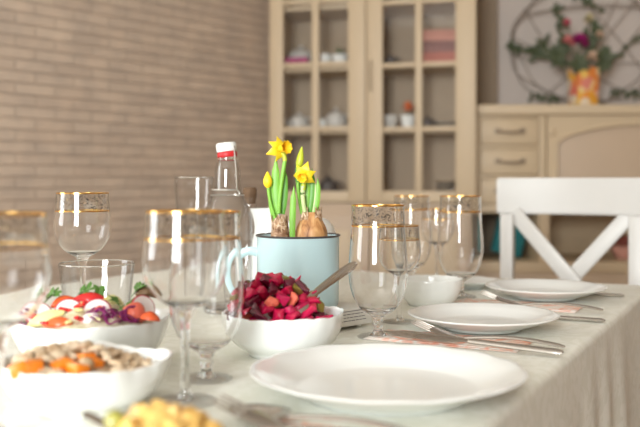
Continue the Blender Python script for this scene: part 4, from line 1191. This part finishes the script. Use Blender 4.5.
# things in the niches
bm = chunk(3, (1, .35, 1.25), .04, .3); scaled(bm, .135)
for v in bm.verts: v.co.z *= 1.0
o = obj('cushion', bm, M['teal']); o.location = (bx(518), SY + .17, bz(262) + .100); o.rotation_euler = (.10, .22, .1)
tag(o, 'teal cushion leaning in the open niche under the drawers', 'cushion')
M['redbrown'] = pbr('red_brown_clay', (.25, .05, .03), .5)
t = thing('flower_bowl', 'pale bowl of dark red dried flowers in the wide niche', 'bowl', (bx(632) + .02, SY + .16, bz(262) + .0005))
obj('dish', L([(0, 0), (.03, 0), (.055, .04), (.06, .055), (.057, .055), (.05, .04), (0, .012)], 28), M['pinkbox'], t)
bm = bmesh.new()
for k in range(26):
    a = q.uniform(0, 2 * PI); rr = .045 * math.sqrt(q.random()); c_ = Vector((rr * math.cos(a), rr * math.sin(a), .065 + q.uniform(0, .03)))
    m_ = Matrix.Translation(c_) @ Matrix.Diagonal((.014, .014, .012, 1)); bmesh.ops.create_icosphere(bm, subdivisions=1, radius=1, matrix=m_)
fo = obj('dried_flowers', bm, M['redbrown'], t); fo['kind'] = 'stuff'

# ------------------------------------------------------------------ wreath, vase, bouquet
WY = 4.165
wrc = far(584, 43, WY)
wr = thing('twig_wreath', 'large open twig wreath with sparse greenery on the wall', 'wreath', wrc)
M['twig'] = pbr('twig_bark', (.27, .22, .18), .8, var=.3)
M['green_dark'] = pbr('dark_foliage', (.075, .095, .045), .6, var=.5, vscale=40)
q = random.Random(12)
for k in range(3):
    pts = []
    ph = q.uniform(0, 6); n = 48
    for i in range(n):
        a = 2 * PI * i / n
        rr = 1 + .05 * math.sin(3 * a + ph) + .03 * math.sin(7 * a + ph * 2) - .03 * k
        pts.append((.345 * rr * math.cos(a), q.uniform(-.003, .003) - .01 + .005 * k, .295 * rr * math.sin(a)))
    obj('twig_ring', S(pts, .0026, seg=6, closed=True, up=(0, 1, 0)), M['twig'], wr)
for k in range(9):
    a = q.uniform(0, 2 * PI); b = a + q.uniform(1.7, 3.0)
    p0 = Vector((.34 * math.cos(a), -.012, .29 * math.sin(a))); p1 = Vector((.34 * math.cos(b), -.012, .29 * math.sin(b)))
    mid = (p0 + p1) / 2 + Vector((q.uniform(-.08, .08), -.01, q.uniform(-.08, .08)))
    obj('twig', S(bez([p0, mid, p1], 14), .0026, seg=6), M['twig'], wr)
bm = bmesh.new()
def spray(bm, p0, p1, n, s, seed):
    g_ = random.Random(seed); p0, p1 = Vector(p0), Vector(p1)
    sweep(bm, [p0, (p0 + p1) / 2 + Vector((0, -.008, .006)), p1], .003, seg=6)
    for i in range(n):
        b = p0.lerp(p1, g_.random()) + Vector((0, -.006, 0)); a = g_.uniform(0, 2 * PI)
        d_ = Vector((math.cos(a), -abs(g_.uniform(0, .6)), math.sin(a))) * s * g_.uniform(.5, 1.1)
        sweep(bm, bez([b, b + d_ * .5 + Vector((0, -.004, 0)), b + d_], 5), [s * f_ for f_ in (.05, .17, .22, .18, .1, .01)], .0007, up=(0, 1, 0), seg=6)
loc_ = lambda px, py: far(px, py, WY - .02) - wrc
spray(bm, loc_(509, 46), loc_(568, 61), 40, .045, 1); spray(bm, loc_(528, 62), loc_(545, 40), 16, .045, 2)
spray(bm, loc_(554, 2), loc_(560, 30), 22, .04, 3); spray(bm, loc_(612, 62), loc_(640, 35), 20, .035, 4)
spray(bm, loc_(530, 98), loc_(560, 100), 14, .035, 5); spray(bm, loc_(612, 92), loc_(648, 96), 20, .035, 6)
spray(bm, loc_(575, -5), loc_(606, 12), 12, .04, 8)
fo = obj('greenery', bm, M['green_dark'], wr); fo['kind'] = 'stuff'
M['purplefl'] = pbr('purple_petal', (.20, .07, .15), .6, var=.3)
vz = bz(105) + .0006
M['vase'] = pattern_mat('vase_print', [(.0, (.80, .65, .48, 1)), (.36, (.85, .52, .05, 1)), (.52, (.80, .27, .05, 1)), (.60, (.72, .18, .14, 1)), (.66, (.80, .66, .50, 1))], 24, .4, 'voronoi')
va_ = Vector((far(583, 100, 3.93).x, 3.93, vz))
def sq(a, r_, z): 
    return r_ * (1 / max(abs(math.cos(a)), abs(math.sin(a))) * .55 + .45), z
vs = obj('flower_vase', L([(0, 0), (.050, 0), (.052, .004), (.055, .08), (.057, .176), (.0575, .180), (.054, .178), (.051, .08), (.048, .008), (0, .008)], 40, sq), M['vase'])
vs.location = va_; vs.rotation_euler = (0, 0, .25)
tag(vs, 'square yellow and orange printed vase on the sideboard', 'vase')
FL = {'mag': (.36, .015, .16), 'pnk': (.66, .20, .20), 'crm': (.70, .50, .36), 'rse': (.55, .10, .14), 'yel': (.50, .42, .22)}
for kk, c_ in FL.items(): M[kk] = pbr('petal_' + kk, c_, .6, var=.25, vscale=40)
def bloom(label, px, py, rpx, mat, Y=3.92, seed=1):
    g_ = random.Random(seed); c_ = far(px, py, Y); b = va_ + Vector((g_.uniform(-.02, .02), g_.uniform(-.02, .02), .06))
    t = thing('cut_flower', label, 'flower', b)
    e_ = c_ - b; obj('stem', S(bez([(0, 0, 0), (0, 0, e_.z * .5), e_], 8), .0028, seg=6), M['green_dark'], t)
    r0 = rpx * Y / F; bm = bmesh.new()
    for k in range(26):
        a = g_.uniform(0, 2 * PI); el = g_.uniform(-.5, 1.4)
        d_ = Vector((math.cos(a) * math.cos(el), math.sin(a) * math.cos(el), math.sin(el))) * r0 * g_.uniform(.75, 1.05)
        up_ = d_.cross(Vector((0.3, .2, 1))).cross(d_)
        sweep(bm, bez([e_, e_ + d_ * .6 + Vector((0, 0, r0 * .15)), e_ + d_], 5), [r0 * f_ for f_ in (.06, .3, .42, .40, .26, .05)], r0 * .03, up=up_, seg=6)
    obj('petals', bm, M[mat], t)
bloom('big magenta flower at the centre of the bouquet in the vase', 580, 42, 10.5, 'mag', 3.88, 1)
bloom('soft pink rose left of the magenta flower in the vase', 567.5, 43, 8, 'pnk', 3.89, 2)
bloom('small rose red flower at the upper left of the bouquet', 566.5, 24, 5.5, 'rse', 3.92, 3)
bloom('cream rose low at the right of the bouquet in the vase', 592, 58, 8, 'crm', 3.88, 4)
bloom('greenish cream flower at the top of the bouquet in the vase', 589, 20, 7, 'yel', 3.95, 5)
bloom('pale cream flower at the right of the magenta flower', 599, 36, 6, 'crm', 3.93, 6)
for k, (px, py, n, s, lb) in enumerate(((553, 52, 26, .055, 'at the lower left of the bouquet'), (606, 56, 34, .055, 'at the right of the bouquet, drooping'), (597, 24, 24, .05, 'at the upper right of the bouquet'),
                                 (577, 62, 34, .05, 'just above the vase rim'), (560, 34, 22, .045, 'at the left of the bouquet'), (588, 34, 26, .05, 'behind the magenta flower'))):
    b = va_ + Vector((.004 * (k - 2.5), .03, .05)); t = thing('leaf_sprig', 'dark green leafy sprig ' + lb, 'foliage', b, 0, 'leafy sprigs in the vase')
    e_ = far(px, py, 3.94 if k != 3 else 3.87) - b
    obj('stem', S(bez([(0, 0, 0), (0, 0, .12), e_], 8), .0024, seg=6), M['green_dark'], t)
    bm = bmesh.new(); spray(bm, e_ * .72 + Vector((0, 0, .02)), e_, n, s, 40 + k); obj('leaves', bm, M['green_dark'], t)

# ------------------------------------------------------------------ camera and render look
cam = bpy.data.cameras.new('Camera'); co = bpy.data.objects.new('Camera', cam); COL.objects.link(co)
co.location = (0, 0, CZ); co.rotation_euler = (PI / 2, 0, 0)
cam.lens = 50; cam.sensor_width = 36; cam.shift_y = -(213.5 - HY) / 640
cam.clip_start = .05
cam.dof.use_dof = True; cam.dof.focus_distance = 1.28; cam.dof.aperture_fstop = 3.7
sc.camera = co
sc.view_settings.view_transform = 'Standard'; sc.view_settings.look = 'None'; sc.view_settings.gamma = 1; sc.view_settings.use_curve_mapping = False
sc.view_settings.exposure = 0.12
cy = sc.cycles
cy.max_bounces = 14; cy.diffuse_bounces = 5; cy.glossy_bounces = 6; cy.transmission_bounces = 12; cy.transparent_max_bounces = 40
cy.sample_clamp_indirect = 4; cy.blur_glossy = .5
cy.use_denoising = True
